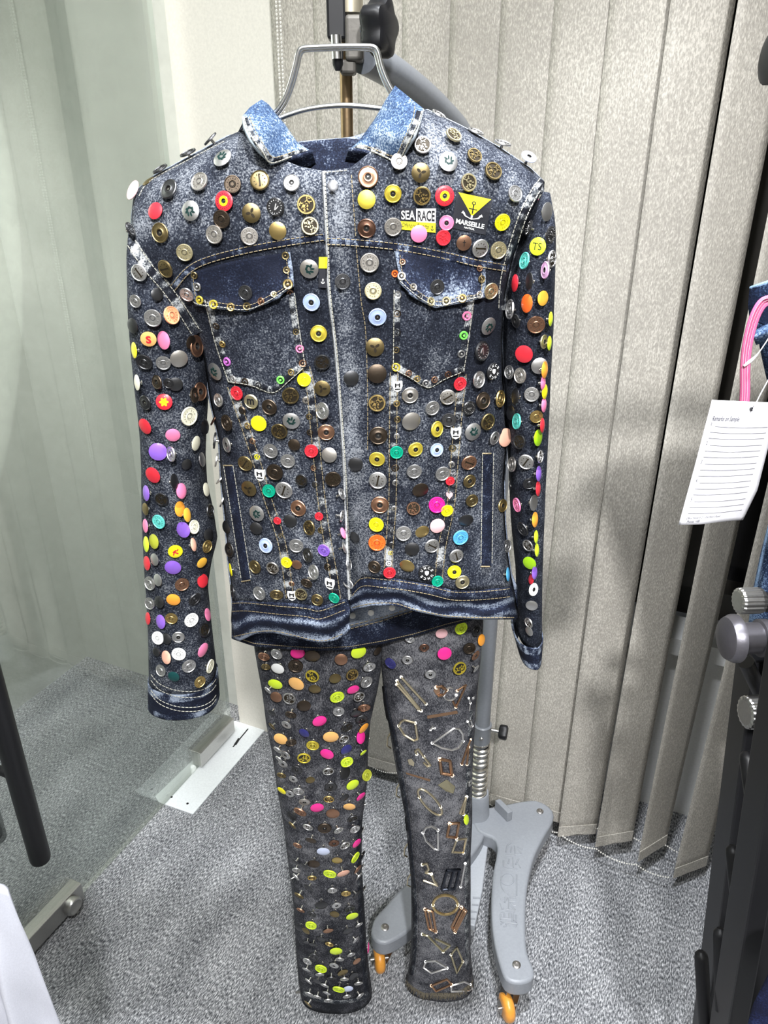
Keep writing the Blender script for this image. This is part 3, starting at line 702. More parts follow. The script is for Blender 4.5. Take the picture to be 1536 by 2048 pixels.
fl2 = [(612, 735), (620, 771), (628, 853), (643, 1000), (655, 1083), (668, 1156), (674, 1200)]
fr1 = [(788, 745), (787, 800), (786, 872), (785, 997), (779, 1089), (775, 1152)]
fr2 = [(925, 748), (917, 825), (908, 935), (901, 1013), (885, 1089), (877, 1160)]
for pth, wd in ((yokeL, 17), (yokeR, 17), (armL, 24), (armR, 20), (fl1, 20), (fl2, 20), (fr1, 20), (fr2, 20)):
    strip('felled_seam', pth, wd, D_SEAM if pth not in (yokeL, yokeR) else D_NAVY, puck)
ST = Stitch(); SW = Stitch()
def offs(path, d):
    c = smoothline(path, 30); out = []
    for i, p in enumerate(c):
        t = (c[min(29, i + 1)] - c[max(0, i - 1)]).normalized(); q = p + Vector((-t.y, t.x, 0)) * d; out.append((q.x, q.y))
    return out
for pth, wd in ((yokeL, 17), (yokeR, 17), (fl1, 20), (fl2, 20), (fr1, 20), (fr2, 20)):
    ST.run(offs(pth, wd * .36), lift=.0028); ST.run(offs(pth, -wd * .36), lift=.0028)
for pth, wd in ((armL, 24), (armR, 20)): SW.run(offs(pth, wd * .38), lift=.003); SW.run(offs(pth, -wd * .38), lift=.003)
def bandw(i, k): return (.30 if k in (0, 4) else .08) + .6 * noise2(i * .8, k * .2, 6)
strip('collar_band', [(490, 236), (495, 252), (509, 278), (529, 305), (543, 323)], 13, D_SEAM, bandw, lift=.0012)
strip('collar_band', [(548, 322), (582, 311), (612, 302)], 12, D_SEAM, bandw, lift=.0012)
strip('collar_band', [(840, 222), (834, 242), (824, 264), (814, 285), (795, 320)], 14, D_SEAM, bandw, lift=.0012)
strip('collar_band', [(788, 319), (745, 300), (706, 295)], 12, D_SEAM, bandw, lift=.0012)
edge = [(x + 5, y) for y, x in EDGE]
SW.run(edge, 6, 2, 2.2); ST.run([(703, 350), (706, 400), (712, 480)]); ST.run([(712, 490), (722, 600), (731, 660), (735, 780), (735, 905)])
SW.run([(648, 345), (700, 340)], 6, 2, 2)
# piping along the placket edge
strip('placket_piping', [(x + 1.5, y) for y, x in EDGE], 5, D_SEAM, lambda i, k: .35 + .3 * noise2(i * .4, 1))
for D in (PL, PR):
    for key in ('L', 'R', 'B'):
        c = D[key]; strip('pocket_edge', c, 15, D_SEAM, puck, off=(-.45 if key == 'L' else .45 if key == 'R' else -.45), lift=.0014)
        SW.run(offs(c, (-1 if key != 'R' else 1) * 1.5), 6, 2.2, 1.6, .003)
def welt(q, mirror):
    (a, b, c, d) = q
    strip('welt_pocket', [((a[0] + b[0]) / 2, (a[1] + b[1]) / 2), ((c[0] + d[0]) / 2, (c[1] + d[1]) / 2)], abs(b[0] - a[0]), D_NAVY, lambda i, k: .22 * noise2(i * .3, k) + (.25 if k in (0, 4) else 0), lift=.0028, n=40)
    for p0, p1 in ((a, d), (b, c)): SW.run([p0, p1], 6, 2.2, 1.7, .004)
    for p0, p1 in ((a, b), (d, c)): ST.run([p0, p1], 5, 1, 3, .004)
welt(((447, 931), (466, 931), (502, 1160), (483, 1163)), 0)
welt(((965, 907), (987, 907), (984, 1133), (962, 1133)), 1)
# flap, collar, hem, cuff stitching
for pth in ([(384, 590), (391, 607), (440, 614), (494, 619), (540, 600), (584, 570)], [(798, 560), (832, 590), (872, 611), (920, 602), (966, 592)]): SW.run(pth, 5, 2, 1.8)
for pth in ([(386, 552), (395, 598), (440, 606), (494, 611), (534, 594), (574, 568), (572, 512)], [(800, 510), (808, 555), (838, 584), (874, 603), (918, 594), (960, 585), (962, 540)]): ST.run(pth, 5, 2, 1.4)
for pth in ([(488, 236), (493, 252), (506, 277), (526, 305), (542, 326), (581, 314), (616, 304)], [(844, 222), (838, 242), (828, 263), (817, 285), (795, 325), (777, 317), (743, 302), (712, 294)]): SW.run(pth, 6, 1.6, 2.2, .0026)
for pth in ([(499, 232), (504, 248), (516, 272), (533, 298), (548, 315), (590, 302)], [(830, 212), (826, 236), (815, 262), (806, 282), (788, 312), (745, 297), (722, 290)]): ST.run(pth, 6, 2, 1.4, .0026)
for pth in ([(468, 1273), (511, 1264), (546, 1262), (581, 1269), (617, 1278), (650, 1281), (685, 1268)], [(706, 1215), (743, 1207), (790, 1207), (827, 1218), (890, 1231), (952, 1235), (1030, 1235)]): ST.run(pth, 6, 2, 1.8)
for k in (4, 20): ST.run([(x, y + k) for x, y in WLt], 6, 2, 1.6); ST.run([(x, y + k) for x, y in WRt], 6, 2, 1.6)
for k, ln in ((0, BB), (-7, BB)):
    for a, b in zip(resample([(690, 1260), (760, 1243), (827, 1222)], 15), resample([(690, 1260), (760, 1243), (827, 1222)], 15)[1:]):
        ST.m.tube([P(a.x, a.y + k, yback(a.x, a.y, 0, 0) - .008), P(a.x * .25 + b.x * .75, a.y * .25 + b.y * .75 + k, yback(b.x, b.y, 0, 0) - .008)], .0006, 5)
bo = [(467, 1277), (508, 1291), (581, 1297), (640, 1300), (702, 1297), (765, 1286), (827, 1272), (890, 1253), (938, 1241)]
rs = resample(bo, 110)
for a, b in zip(rs, rs[1:]):
    c = a.lerp(b, .75); ST.m.tube([P(a.x, a.y - 4, yback(a.x, a.y, 0, 0) - .0052), P(c.x, c.y - 4, yback(b.x, b.y, 0, 0) - .0052)], .0006, 5)
for k0, k1 in ((1357, 300), (1369, 300), (1389, 300), (1397, 300)):
    SW.run([(302, k0 - 8), (318, k0 + 10), (345, k0 + 22), (372, k0 + 26), (400, k0 + 24), (422, k0 + 14), (434, k0 - 2)], 6, 2, 1.7)
SW.run([(278, 392), (300, 362), (380, 318), (455, 279)], 6, 2, 1.5)
ST.build(THREAD, jacket); SW.build(THREAD_W, jacket)
# ---- sewn patches with print
def txtmesh(body, bold=.0, shear=0):
    cu = bpy.data.curves.new('t', 'FONT'); cu.body = body; cu.size = 1; cu.offset = bold; cu.shear = shear; cu.resolution_u = 3
    ob = bpy.data.objects.new('t', cu); me = bpy.data.meshes.new_from_object(ob)
    v = [(a.co.x, a.co.y) for a in me.vertices]; f = [tuple(p.vertices) for p in me.polygons]
    bpy.data.objects.remove(ob); bpy.data.curves.remove(cu); bpy.data.meshes.remove(me)
    x0 = min(a[0] for a in v); x1 = max(a[0] for a in v); y0 = min(a[1] for a in v); y1 = max(a[1] for a in v)
    return [((a[0] - x0) / (x1 - x0), (a[1] - y0) / (y1 - y0)) for a in v], f
def quad(q, u, v):      # q: TL, TR, BR, BL pixel corners; v runs down
    a = Vector((*q[0], 0)).lerp(Vector((*q[1], 0)), u); b = Vector((*q[3], 0)).lerp(Vector((*q[2], 0)), u); return a.lerp(b, v)
def decal(name, q, rect, shape, mat, parent, lift, tree=None):
    """flat shape (verts in 0..1, faces) printed in sub-rectangle rect=(u0,v0,u1,v1) of quad q"""
    v, f = shape; V = []
    for x, y in v:
        p = quad(q, rect[0] + (rect[2] - rect[0]) * x, rect[3] + (rect[1] - rect[3]) * y); V.append(on(p.x, p.y, lift, tree))
    return mk(name, V, f, mat, parent, False)
def grid(n=10):
    return [(i / n, j / n) for j in range(n + 1) for i in range(n + 1)], [(j * (n + 1) + i, j * (n + 1) + i + 1, (j + 1) * (n + 1) + i + 1, (j + 1) * (n + 1) + i) for j in range(n) for i in range(n)]
def polyshape(pts):
    return pts, [tuple(range(len(pts)))]
def trishape(t, n=10):
    V, F, ix = [], [], {}
    for i in range(n + 1):
        for j in range(n + 1 - i):
            a, b = i / n, j / n; k = 1 - a - b; ix[i, j] = len(V); V.append((t[0][0] * a + t[1][0] * b + t[2][0] * k, t[0][1] * a + t[1][1] * b + t[2][1] * k))
    for i in range(n):
        for j in range(n - i):
            F.append((ix[i, j], ix[i + 1, j], ix[i, j + 1]))
            if j < n - i - 1: F.append((ix[i + 1, j], ix[i + 1, j + 1], ix[i, j + 1]))
    return V, F
def thickline(pts, wd):
    V, F = [], []; n = len(pts)
    for i, p in enumerate(pts):
        a = pts[max(0, i - 1)]; b = pts[min(n - 1, i + 1)]; t = Vector((b[0] - a[0], b[1] - a[1])); t = t.normalized() if t.length else Vector((1, 0)); nn = Vector((-t.y, t.x)) * wd / 2
        V += [(p[0] + nn.x, p[1] + nn.y), (p[0] - nn.x, p[1] - nn.y)]
    for i in range(n - 1): F.append((2 * i, 2 * i + 1, 2 * i + 3, 2 * i + 2))
    return V, F
INKBLACK = plain('black_print', (.012, .012, .016), .6); YEL = plain('yellow_print', (.86, .80, .02), .6); WHT = plain('white_print', (.85, .85, .83), .6)
PATCHBLK = plain('black_patch_cloth', (.016, .017, .024), .8, bump=.2, bscale=900)
Q1 = ((800, 417), (872, 416), (871, 466), (801, 459))
pt = decal('sea_race_patch', Q1, (0, 0, 1, 1), grid(10), PATCHBLK, jacket, .0012); pt['label'] = 'sewn patch lettered SEA RACE'
decal('white_field', Q1, (.45, .02, 1, .60), grid(6), WHT, pt, .0018)
decal('yellow_field', Q1, (.0, .60, 1, .99), grid(8), YEL, pt, .0018)
decal('lettering', Q1, (.03, .10, .42, .52), txtmesh('SEA', .02), WHT, pt, .0024)
decal('lettering', Q1, (.49, .10, .97, .54), txtmesh('RACE', .02), INKBLACK, pt, .0024)
decal('lettering', Q1, (.04, .66, .80, .93), txtmesh('Offshore Regatta', .0, .35), INKBLACK, pt, .0024)
anchor_lines = [[(.5, .9), (.5, .1)], [(.3, .68), (.7, .68)], [(.12, .38), (.25, .16), (.5, .07), (.75, .16), (.88, .38)]]
for ln in anchor_lines: decal('anchor_print', Q1, (.85, .68, .96, .92), thickline(ln, .12), INKBLACK, pt, .0024)
Q2 = ((914, 379), (986, 395), (971, 470), (903, 456))
pt2 = decal('marseille_patch', Q2, (0, 0, 1, 1), grid(10), PATCHBLK, jacket, .0012); pt2['label'] = 'sewn patch with anchor lettered MARSEILLE NAUTICAL'
decal('triangle_print', Q2, (.05, .06, .96, .60), trishape([(0, 1), (1, 1), (.52, 0)]), YEL, pt2, .0018)
decal('lettering', Q2, (.10, .73, .92, .86), txtmesh('MARSEILLE', .03), WHT, pt2, .0024)
decal('lettering', Q2, (.36, .89, .66, .94), txtmesh('NAUTICAL', .02), WHT, pt2, .0024)
c_ = [(.5 + .1 * math.cos(2 * math.pi * k / 14), .86 + .1 * math.sin(2 * math.pi * k / 14)) for k in range(15)]
decal('anchor_print', Q2, (.28, .2, .76, .56), thickline(c_, .055), INKBLACK, pt2, .0024)
decal('anchor_print', Q2, (.28, .2, .76, .56), thickline([(.5, .76), (.5, .1)], .07), INKBLACK, pt2, .0024)
decal('anchor_print', Q2, (.28, .2, .76, .56), thickline([(.25, .42), (.75, .42)], .06), INKBLACK, pt2, .0024)
decal('anchor_print', Q2, (.2, .44, .84, .70), thickline([(.5, .5), (.5, .1)], .08), WHT, pt2, .0026)
decal('anchor_print', Q2, (.2, .44, .84, .70), thickline([(.1, .6), (.22, .3), (.5, .1), (.78, .3), (.9, .6)], .09), WHT, pt2, .0026)
for tri in ([(.02, .5), (.08, .78), (.2, .55)], [(.98, .5), (.92, .78), (.8, .55)]): decal('anchor_print', Q2, (.2, .44, .84, .70), polyshape(tri), WHT, pt2, .0026)
Q3 = ((638, 514), (655, 514), (653, 576), (637, 575))
pt3 = decal('anchor_tab', Q3, (0, 0, 1, 1), grid(6), PATCHBLK, jacket, .004); pt3['label'] = 'small yellow and black anchor tab'
decal('yellow_field', Q3, (0, 0, 1, .37), grid(4), YEL, pt3, .0046)
for ln in anchor_lines: decal('anchor_print', Q3, (.25, .68, .8, .88), thickline(ln, .14), WHT, pt3, .0046)
# ================================================================== jeans hanging below the jacket
YJ = .995
jeans = root('studded_jeans', P(740, 2010, YJ), 'dark grey jeans with buttons on one leg and wire trims on the other', 'jeans')
jb0 = len(JV), len(JF)
LL = [(1150, 508, 768), (1290, 509, 765), (1340, 518, 762), (1370, 524, 757), (1400, 528, 750), (1440, 533, 741), (1500, 545, 736), (1560, 553, 735), (1640, 567, 725), (1720, 577, 723), (1800, 587, 728), (1900, 593, 734), (1950, 597, 739), (1985, 602, 744)]
RL = [(1150, 758, 968), (1250, 758, 966), (1300, 760, 962), (1340, 763, 958), (1400, 769, 952), (1440, 776, 950), (1500, 786, 946), (1560, 797, 944), (1640, 812, 944), (1700, 816, 941), (1760, 822, 941), (1850, 823, 941), (1900, 822, 941), (1950, 816, 945), (1962, 812, 948)]
def wl(y, a): return .05 + .10 * math.exp(-((y - 1660) / 120) ** 2) * max(0, -math.sin(a)) + .06 * noise2(y * .012, math.cos(a) * 1.5, math.sin(a)) - .06 * sstep(1750, 1950, y)
def wrr(y, a): return .10 + .14 * max(0, -math.sin(a)) * (.5 + .5 * noise2(y * .006, 2)) + .05 * noise2(y * .012, math.cos(a) * 1.5, math.sin(a))
JVs, JFs = JV, JF; JV, JF = [], []
sleeve('trouser_leg', LL, lambda y: interp([(1150, .042), (1400, .048), (1985, .043)], y)[0], lambda y: YJ, D_JEANS, wl, ny=90, nseg=40, parent=jeans)
sleeve('trouser_leg', RL, lambda y: interp([(1150, .042), (1400, .046), (1985, .043)], y)[0], lambda y: YJ + .006 * sstep(1300, 1500, y), D_JEANS, wrr, ny=90, nseg=40, parent=jeans)
bvj = BVHTree.FromPolygons(JV, JF)
jst = Stitch(); YNEAR[0] = YJ - .005
RLB = BVHTree.FromPolygons(JV[91 * 40:], [tuple(i - 91 * 40 for i in f) for f in JF[90 * 40:]]); LLB = BVHTree.FromPolygons(JV[:91 * 40], JF[:90 * 40])
strip('inseam', [(768, 1372), (774, 1420), (790, 1480), (803, 1560), (815, 1640), (822, 1720), (829, 1800), (829, 1900), (822, 1950)], 9, D_SEAM, lambda i, k: -.05 + .25 * noise2(i * .7, k), parent=jeans, tree=RLB, lift=.002)
strip('inseam', [(720, 1640), (717, 1700), (721, 1800), (726, 1900), (734, 1985)], 9, D_SEAM, lambda i, k: -.05 + .25 * noise2(i * .7, k), parent=jeans, tree=LLB, lift=.002)
strip('outseam', [(943, 1420), (938, 1500), (935, 1600), (934, 1700), (933, 1800), (934, 1940)], 8, D_SEAM, lambda i, k: .1 + .3 * noise2(i * .7, k), parent=jeans, tree=RLB, lift=.002)
jst.run([(774, 1385), (782, 1430), (797, 1490), (810, 1560), (822, 1640), (829, 1720), (836, 1800), (836, 1900), (830, 1950)], 6, 4, 1.5, .003, bvj)
jst.build(THREAD_D, jeans)
# frayed brown hem of the right leg
FR = plain('frayed_hem_yarn', (.10, .085, .06), .9)
fm = MB(); rng = random.Random(3)
for k in range(260):
    t = rng.random(); x = 812 + 134 * t; a = math.pi * t
    yb = 1962 + 34 * math.sin(math.pi * min(1, max(0, t))) ** .7
    p = on(x, min(yb, 1990) - 4, .001, RLB) ; q = p + Vector((rng.uniform(-.004, .004), rng.uniform(-.006, .002), -rng.uniform(.006, .016)))
    fm.tube([p, p.lerp(q, .5) + Vector((rng.uniform(-.002, .002), -.002, 0)), q], .0007, 4)
fo = fm.build('frayed_hem', FR, jeans); fo['kind'] = 'stuff'
strip('hem_seam', [(606, 1986), (640, 2000), (680, 2004), (720, 1998), (738, 1986)], 8, D_SEAM, lambda i, k: .1 + .3 * noise2(i * .6, k), parent=jeans, tree=LLB, lift=.002)
# ---- wire and bar trims on the right leg
GOLDW = plain('pale_gold_wire', (.85, .74, .52), .36, 1); SILW = plain('silver_wire', (.85, .83, .80), .36, 1); COPW = plain('copper_bar', (.50, .30, .18), .38, 1, bump=.3); OLIVE = plain('olive_brass', (.58, .52, .34), .38, 1); GUNW = plain('dark_gunmetal_wire', (.05, .055, .07), .3, 1)
def tI(p): return (730 + p[0] / 5.12, 1240 + p[1] / 5.12)
def tJ(p): return (730 + p[0] / 3.84, 1620 + p[1] / 3.84)
def trim(tf, pts, mat, r=.0014, closed=False, smooth=False, name='wire_trim', prongs=True):
    q = [tf(p) for p in pts]
    if smooth:
        c = smoothline(q + ([q[0]] if closed else []), 40); c = c[:-1] if closed else c
    else:
        c = []
        qq = q + ([q[0]] if closed else [])
        for a, b in zip(qq, qq[1:]):
            for k in range(5): c.append(Vector((a[0] + (b[0] - a[0]) * k / 5, a[1] + (b[1] - a[1]) * k / 5, 0)))
        if not closed: c.append(Vector((*q[-1], 0)))
    r *= 1.35; m = MB().tube([on(p.x, p.y, .004, bvj) for p in c], r, 7, closed)
    if prongs:      # bent ends pierced through the cloth
        for p in (q[0], q[len(q) // 2]): m.tube([on(p[0], p[1], .0045, bvj), on(p[0], p[1], -.001, bvj)], r * 1.3, 6)
    return m.build(name, mat, jeans, smooth=True)
def plate_(tf, pts, mat, name='bar_trim'):
    q = [tf(p) for p in pts]; top = [on(p[0], p[1], .0042, bvj) for p in q]; d = (top[0] - CAM).normalized() * .002
    return bevel(MB().prism(top, d).build(name, mat, jeans), .0005)
for a, b in (((325, 660), (550, 920)), ((327, 622), (575, 930)), ((370, 585), (625, 860))): trim(tI, [a, b], GOLDW)
trim(tI, [(730, 690), (785, 680), (835, 715), (800, 765), (745, 778)], COPW, .0018)
plate_(tI, [(700, 720), (760, 680), (770, 745), (730, 772)], plain('rose_copper', (.62, .38, .24), .3, 1))
trim(tI, [(870 + 65 * math.cos(t), 755 + 65 * math.sin(t)) for t in [.2 + k * .55 for k in range(10)]], SILW, .0013, smooth=True)
trim(tI, [(945, 725), (1035, 665), (930, 895), (900, 830)], COPW, .0013)
plate_(tI, [(635, 980), (945, 928), (952, 958), (640, 1012)], COPW)
trim(tI, [(345, 1085), (372, 1040), (400, 1025), (515, 1055), (540, 1222), (500, 1235), (400, 1175)], GOLDW, closed=True)
trim(tI, [(672, 1125), (695, 1085), (712, 1108), (680, 1118)], SILW, .001)
trim(tI, [(690, 1260), (910, 1110), (960, 1115), (1000, 1170), (1005, 1240), (960, 1310), (890, 1330), (790, 1310)], SILW, .0014, closed=True)
trim(tI, [(530, 1375), (515, 1340), (545, 1322), (600, 1400), (670, 1490), (640, 1500), (600, 1460)], GOLDW)
plate_(tI, [(435, 1430), (475, 1420), (505, 1460), (500, 1500), (450, 1480)], GOLDW)
trim(tI, [(765, 1425), (870, 1445), (892, 1590), (785, 1570)], COPW, .002, closed=True)
plate_(tI, [(415, 1560), (425, 1580), (665, 1655), (670, 1632)], COPW)
plate_(tI, [(745, 1690), (838, 1632), (925, 1708), (905, 1778), (830, 1755)], OLIVE)
trim(tI, [(665 + 132 * math.cos(t) * .82 + 60 * math.sin(t), 1865 + 125 * math.sin(t) + 50 * math.cos(t)) for t in [k * 2 * math.pi / 20 for k in range(20)]], GOLDW, .0014, closed=True)
trim(tI, [(1080, 1225), (990, 1478)], COPW); trim(tI, [(1062, 1300), (1045, 1480)], COPW)
trim(tI, [(1040, 1810), (975, 1980), (1010, 1990), (1030, 1850)], GOLDW, .0016)
trim(tI, [(1050, 1040), (1085, 1030), (1100, 1085), (1080, 1095)], SILW, .001, closed=True)
trim(tI, [(1062, 800), (1080, 850), (1068, 930)], SILW, .001)
trim(tJ, [(445, 175), (470, 135), (510, 125), (560, 155), (562, 308), (530, 298), (470, 240)], SILW, closed=True)
trim(tJ, [(650, 105), (722, 100), (702, 212), (630, 205)], COPW, .0018, closed=True)
trim(tJ, [(705, 228), (778, 220), (755, 330), (670, 325)], GOLDW, .0014, closed=True)
trim(tJ, [(440, 420), (475, 412), (490, 455), (465, 480), (510, 492), (530, 545), (562, 582), (450, 540)], GOLDW, .0016)
for a, b in (((630, 465), (590, 610)), ((685, 460), (640, 612)), ((728, 458), (690, 602)), ((630, 465), (728, 458)), ((590, 612), (690, 606))): trim(tJ, [a, b], GUNW, .002, prongs=False)
trim(tJ, [(770, 410), (735, 590)], SILW)
trim(tJ, [(617 + 95 * math.cos(t), 728 + 75 * math.sin(t)) for t in [k * 2 * math.pi / 20 for k in range(20)]], plain('bright_gold_ring', (.82, .62, .30), .32, 1), .0019, closed=True)
trim(tJ, [(460, 762), (520, 782), (545, 935), (490, 912)], COPW, .0018, closed=True); trim(tJ, [(488, 775), (515, 920)], COPW)
trim(tJ, [(740, 748), (778, 772), (692, 938), (665, 900)], COPW, .0018, closed=True); trim(tJ, [(755, 765), (680, 915)], COPW); trim(tJ, [(765, 775), (688, 925)], COPW)
trim(tJ, [(440, 955), (482, 968), (600, 1088), (652, 1042), (540, 990)], OLIVE, .0016)
trim(tJ, [(660, 1112), (705, 1055), (752, 1165), (705, 1252)], OLIVE, closed=True)
trim(tJ, [(465, 1165), (540, 1160), (632, 1215), (510, 1252), (450, 1210)], SILW, closed=True)
trim(tJ, [(510, 1350), (630, 1300), (665, 1340), (545, 1392)], COPW, .0016, closed=True)
trim(tJ, [(662, 1350), (760, 1318), (808, 1340), (830, 1385), (662, 1393)], SILW, .0015, closed=True)
# trims seen on the inner edge of the right leg
for y in (1480, 1580, 1700, 1760):
    x = interp([(a[0], a[1]) for a in RL], y)[0]; p = P(x, y, YJ); m = MB().tube([p + Vector((-.001, 0, .016)), p + Vector((-.006, -.003, .008)), p + Vector((-.007, -.003, -.01)), p + Vector((-.001, 0, -.018))], .0014, 7); m.build('wire_trim', GOLDW, jeans, smooth=True)
JBV = bvj
JV, JF = JVs, JFs
# ================================================================== buttons, rivets and studs
CO = dict(sv=((.70, .69, .68), 1), sb=((.68, .64, .59), 1), gm=((.12, .12, .125), 1), br=((.30, .23, .11), 1), bd=((.13, .10, .075), 1), gd=((.68, .50, .20), 1), gp=((.74, .66, .42), 1), cp=((.50, .28, .18), 1), cd=((.24, .13, .09), 1), bk=((.012, .012, .013), 0),
          wh=((.82, .82, .80), 0), cr=((.80, .77, .60), 0), rd=((.62, .025, .04), 0), pk=((.85, .22, .40), 0), lp=((.86, .50, .52), 0), hp=((.90, .03, .30), 0), mg=((.70, .01, .22), 0), og=((.90, .36, .04), 0), oy=((.85, .45, .05), 0), oc=((.92, .36, .18), 0), rr=((.90, .14, .02), 0), pe=((.85, .46, .33), 0), ob=((.92, .50, .16), 0),
          ye=((.90, .80, .01), 0), yg=((.82, .66, .08), .7), lm=((.66, .85, .03), 0), ol=((.42, .45, .04), 0), lg=((.30, .55, .01), 0), gr=((.18, .70, .10), 0), gn=((.0, .32, .19), 0), tl=((.08, .42, .36), 0), tq=((.12, .58, .52), 0), bl=((.36, .45, .68), 0), bw=((.62, .68, .88), 0), sk=((.10, .42, .75), 0), pu=((.24, .11, .55), 0), od=((.50, .14, .50), 0), nv=((.03, .03, .16), 0), dt=((.005, .05, .05), 0), lv=((.75, .42, .70), 0))
CM = {}
for k, (c, mt) in CO.items(): CM[k] = plain('metal_' + k if mt == 1 else 'enamel_' + k, c, .40 if mt else .36, mt, bump=.12 if mt else .03, bscale=700, coat=0 if mt else .25)
DK = {}
def darker(k):
    if k not in DK:
        c, mt = CO[k]; DK[k] = plain('recess_' + k, tuple(x * (.28 if mt else .55) for x in c), .45, mt * .6)
    return DK[k]
STEM = plain('tack_steel', (.66, .64, .60), .22, 1); HOLE = plain('dark_recess', (.01, .009, .008), .6); PATINA = plain('dark_patina', (.03, .022, .012), .5, .5)
GREEN = plain('dark_green_enamel', (.003, .025, .022), .45)
def lathe_raw(prof, seg, mats):
    V, F, M = [], [], []
    for r, z in prof:
        for j in range(seg):
            a = 2 * math.pi * j / seg; V.append((r * math.cos(a), r * math.sin(a), z))
    for i in range(len(prof) - 1):
        for j in range(seg):
            j2 = (j + 1) % seg; F.append((i * seg + j, (i + 1) * seg + j, (i + 1) * seg + j2, i * seg + j2)); M.append(mats[i])
    return V, F, M
def addraw(A, B):
    k = len(A[0]); A[0].extend(B[0]); A[1].extend([tuple(i + k for i in f) for f in B[1]]); A[2].extend(B[2])
def flatshape(pts, z0, z1, m):       # small raised polygon
    n = len(pts); V = [(x, y, z0) for x, y in pts] + [(x * .97, y * .97, z1) for x, y in pts]
    F = [tuple(range(n, 2 * n))] + [(i, (i + 1) % n, n + (i + 1) % n, n + i) for i in range(n)]; return V, F, [m] * len(F)
def boxraw(cx, cy, ang, a, b, z0, z1, m):
    c, s = math.cos(ang), math.sin(ang); pts = [(cx + x * c - y * s, cy + x * s + y * c) for x, y in ((-a, -b), (a, -b), (a, b), (-a, b))]; return flatshape_n(pts, z0, z1, m)
def flatshape_n(pts, z0, z1, m):
    n = len(pts); V = [(x, y, z0) for x, y in pts] + [(x, y, z1) for x, y in pts]
    F = [tuple(range(n, 2 * n))] + [(i, (i + 1) % n, n + (i + 1) % n, n + i) for i in range(n)]; return V, F, [m] * len(F)
KIND = {}
SEG = 22
def back(prof, mats, stem=True, L=1.0):
    # rim back and stem
    prof = prof + [(1, -.07), (.9, -.11), (.24, -.12)]; mats = mats + [0, 0, 2]
    prof = prof + [(.17, -.14), (.17, -L), (.26, -L - .001)]; mats = mats + [2, 2, 2]
    return prof, mats
def makekind(key, prof, mats, extra=None, L=1.0, seg=SEG):
    prof, mats = back(prof, mats, L=L); A = lathe_raw(prof, seg, mats); A = (list(A[0]), list(A[1]), list(A[2]))
    for e in (extra or []): addraw(A, e)
    me = bpy.data.meshes.new('button_' + key); me.from_pydata(A[0], [], A[1]); me.update()
    for m in (CM['sv'], HOLE, STEM): me.materials.append(m)
    me.polygons.foreach_set('material_index', A[2]); me.polygons.foreach_set('use_smooth', [True] * len(A[1]))
    bm = bmesh.new(); bm.from_mesh(me); bmesh.ops.recalc_face_normals(bm, faces=bm.faces); bm.to_mesh(me); bm.free()
    try: me.set_sharp_from_angle(angle=R(38))
    except Exception: pass
    KIND[key] = me
def ringtext(n, r, z, m=0, a0=0, w_=.05, h_=.09, miss=()):
    rg = random.Random(n * 7 + int(r * 100)); out = []
    for k in range(n):
        if k in miss: continue
        a = a0 + 2 * math.pi * k / n; out.append(boxraw(r * math.cos(a), r * math.sin(a), a, h_ * rg.uniform(.6, 1), w_ * rg.uniform(.5, 1), z - .02, z + .03, m))
    return out
DOME = [(.001, .17), (.3, .16), (.6, .125), (.85, .06), (1, 0)]
RING = [(.001, .10), (.2, .10), (.24, .03), (.33, .03), (.37, .11), (.43, .05), (.84, .05), (.9, .12), (.97, .11), (1, .03)]
DON = [(.001, .02), (.1, .0), (.13, -.10), (.30, -.10), (.31, .09), (.42, .12), (.5, .06), (.86, .04), (.93, .09), (1, .02)]
def lettershape(ch, x0, y0, x1, y1, z0, z1, m, bold=.02):
    v, f = txtmesh(ch, bold); V = [(x0 + (x1 - x0) * a, y0 + (y1 - y0) * b, z1) for a, b in v]; return V, list(f), [m] * len(f)
def leafs():
    out = []; rg = random.Random(5)
    for k in range(7):
        a = rg.uniform(0, 6.28); cx, cy = -.02 + .36 * math.cos(k * .9), .05 + .32 * math.sin(k * .9)
        pts = []
        for t in range(8):
            b = 2 * math.pi * t / 8; ex_, ey = .25 * math.cos(b), .11 * math.sin(b); pts.append((cx + ex_ * math.cos(a) - ey * math.sin(a), cy + ex_ * math.sin(a) + ey * math.cos(a)))
        out.append(flatshape_n(pts, .1, .185, 1))
    return out
def flower(n, r, m, z=.18, wd=.16):
    out = []
    for k in range(n):
        a = 2 * math.pi * k / n; cx, cy = r * math.cos(a), r * math.sin(a); pts = []
        for t in range(8):
            b = 2 * math.pi * t / 8; e1, e2 = r * .95 * math.cos(b), wd * math.sin(b); pts.append((cx + e1 * math.cos(a) - e2 * math.sin(a), cy + e1 * math.sin(a) + e2 * math.cos(a)))
        out.append(flatshape_n(pts, .05, z, m))
    return out
for sfx, L in (('', .62), ('L', 1.0)):
    makekind('f' + sfx, DOME, [0] * 4, L=L)
    makekind('r' + sfx, RING, [0, 1, 1, 1, 0, 0, 0, 0, 0], ringtext(14, .63, .06, 1, 0, .055, .10, (3, 7, 11)), L=L)
    makekind('d' + sfx, DON, [2, 2, 1, 1, 0, 0, 0, 0, 0], L=L)
    orn = []
    rg = random.Random(9)
    for k in range(26):
        a = rg.uniform(0, 6.28); rr_ = .72 * rg.random() ** .5; orn.append(boxraw(rr_ * math.cos(a), rr_ * math.sin(a), rg.uniform(0, 3), rg.uniform(.06, .16), rg.uniform(.035, .06), .02, rg.uniform(.11, .19), 0))
    makekind('o' + sfx, [(.001, .06), (.78, .05), (.82, .13), (.95, .13), (1, .03)], [1, 0, 0, 0], orn, L=L)
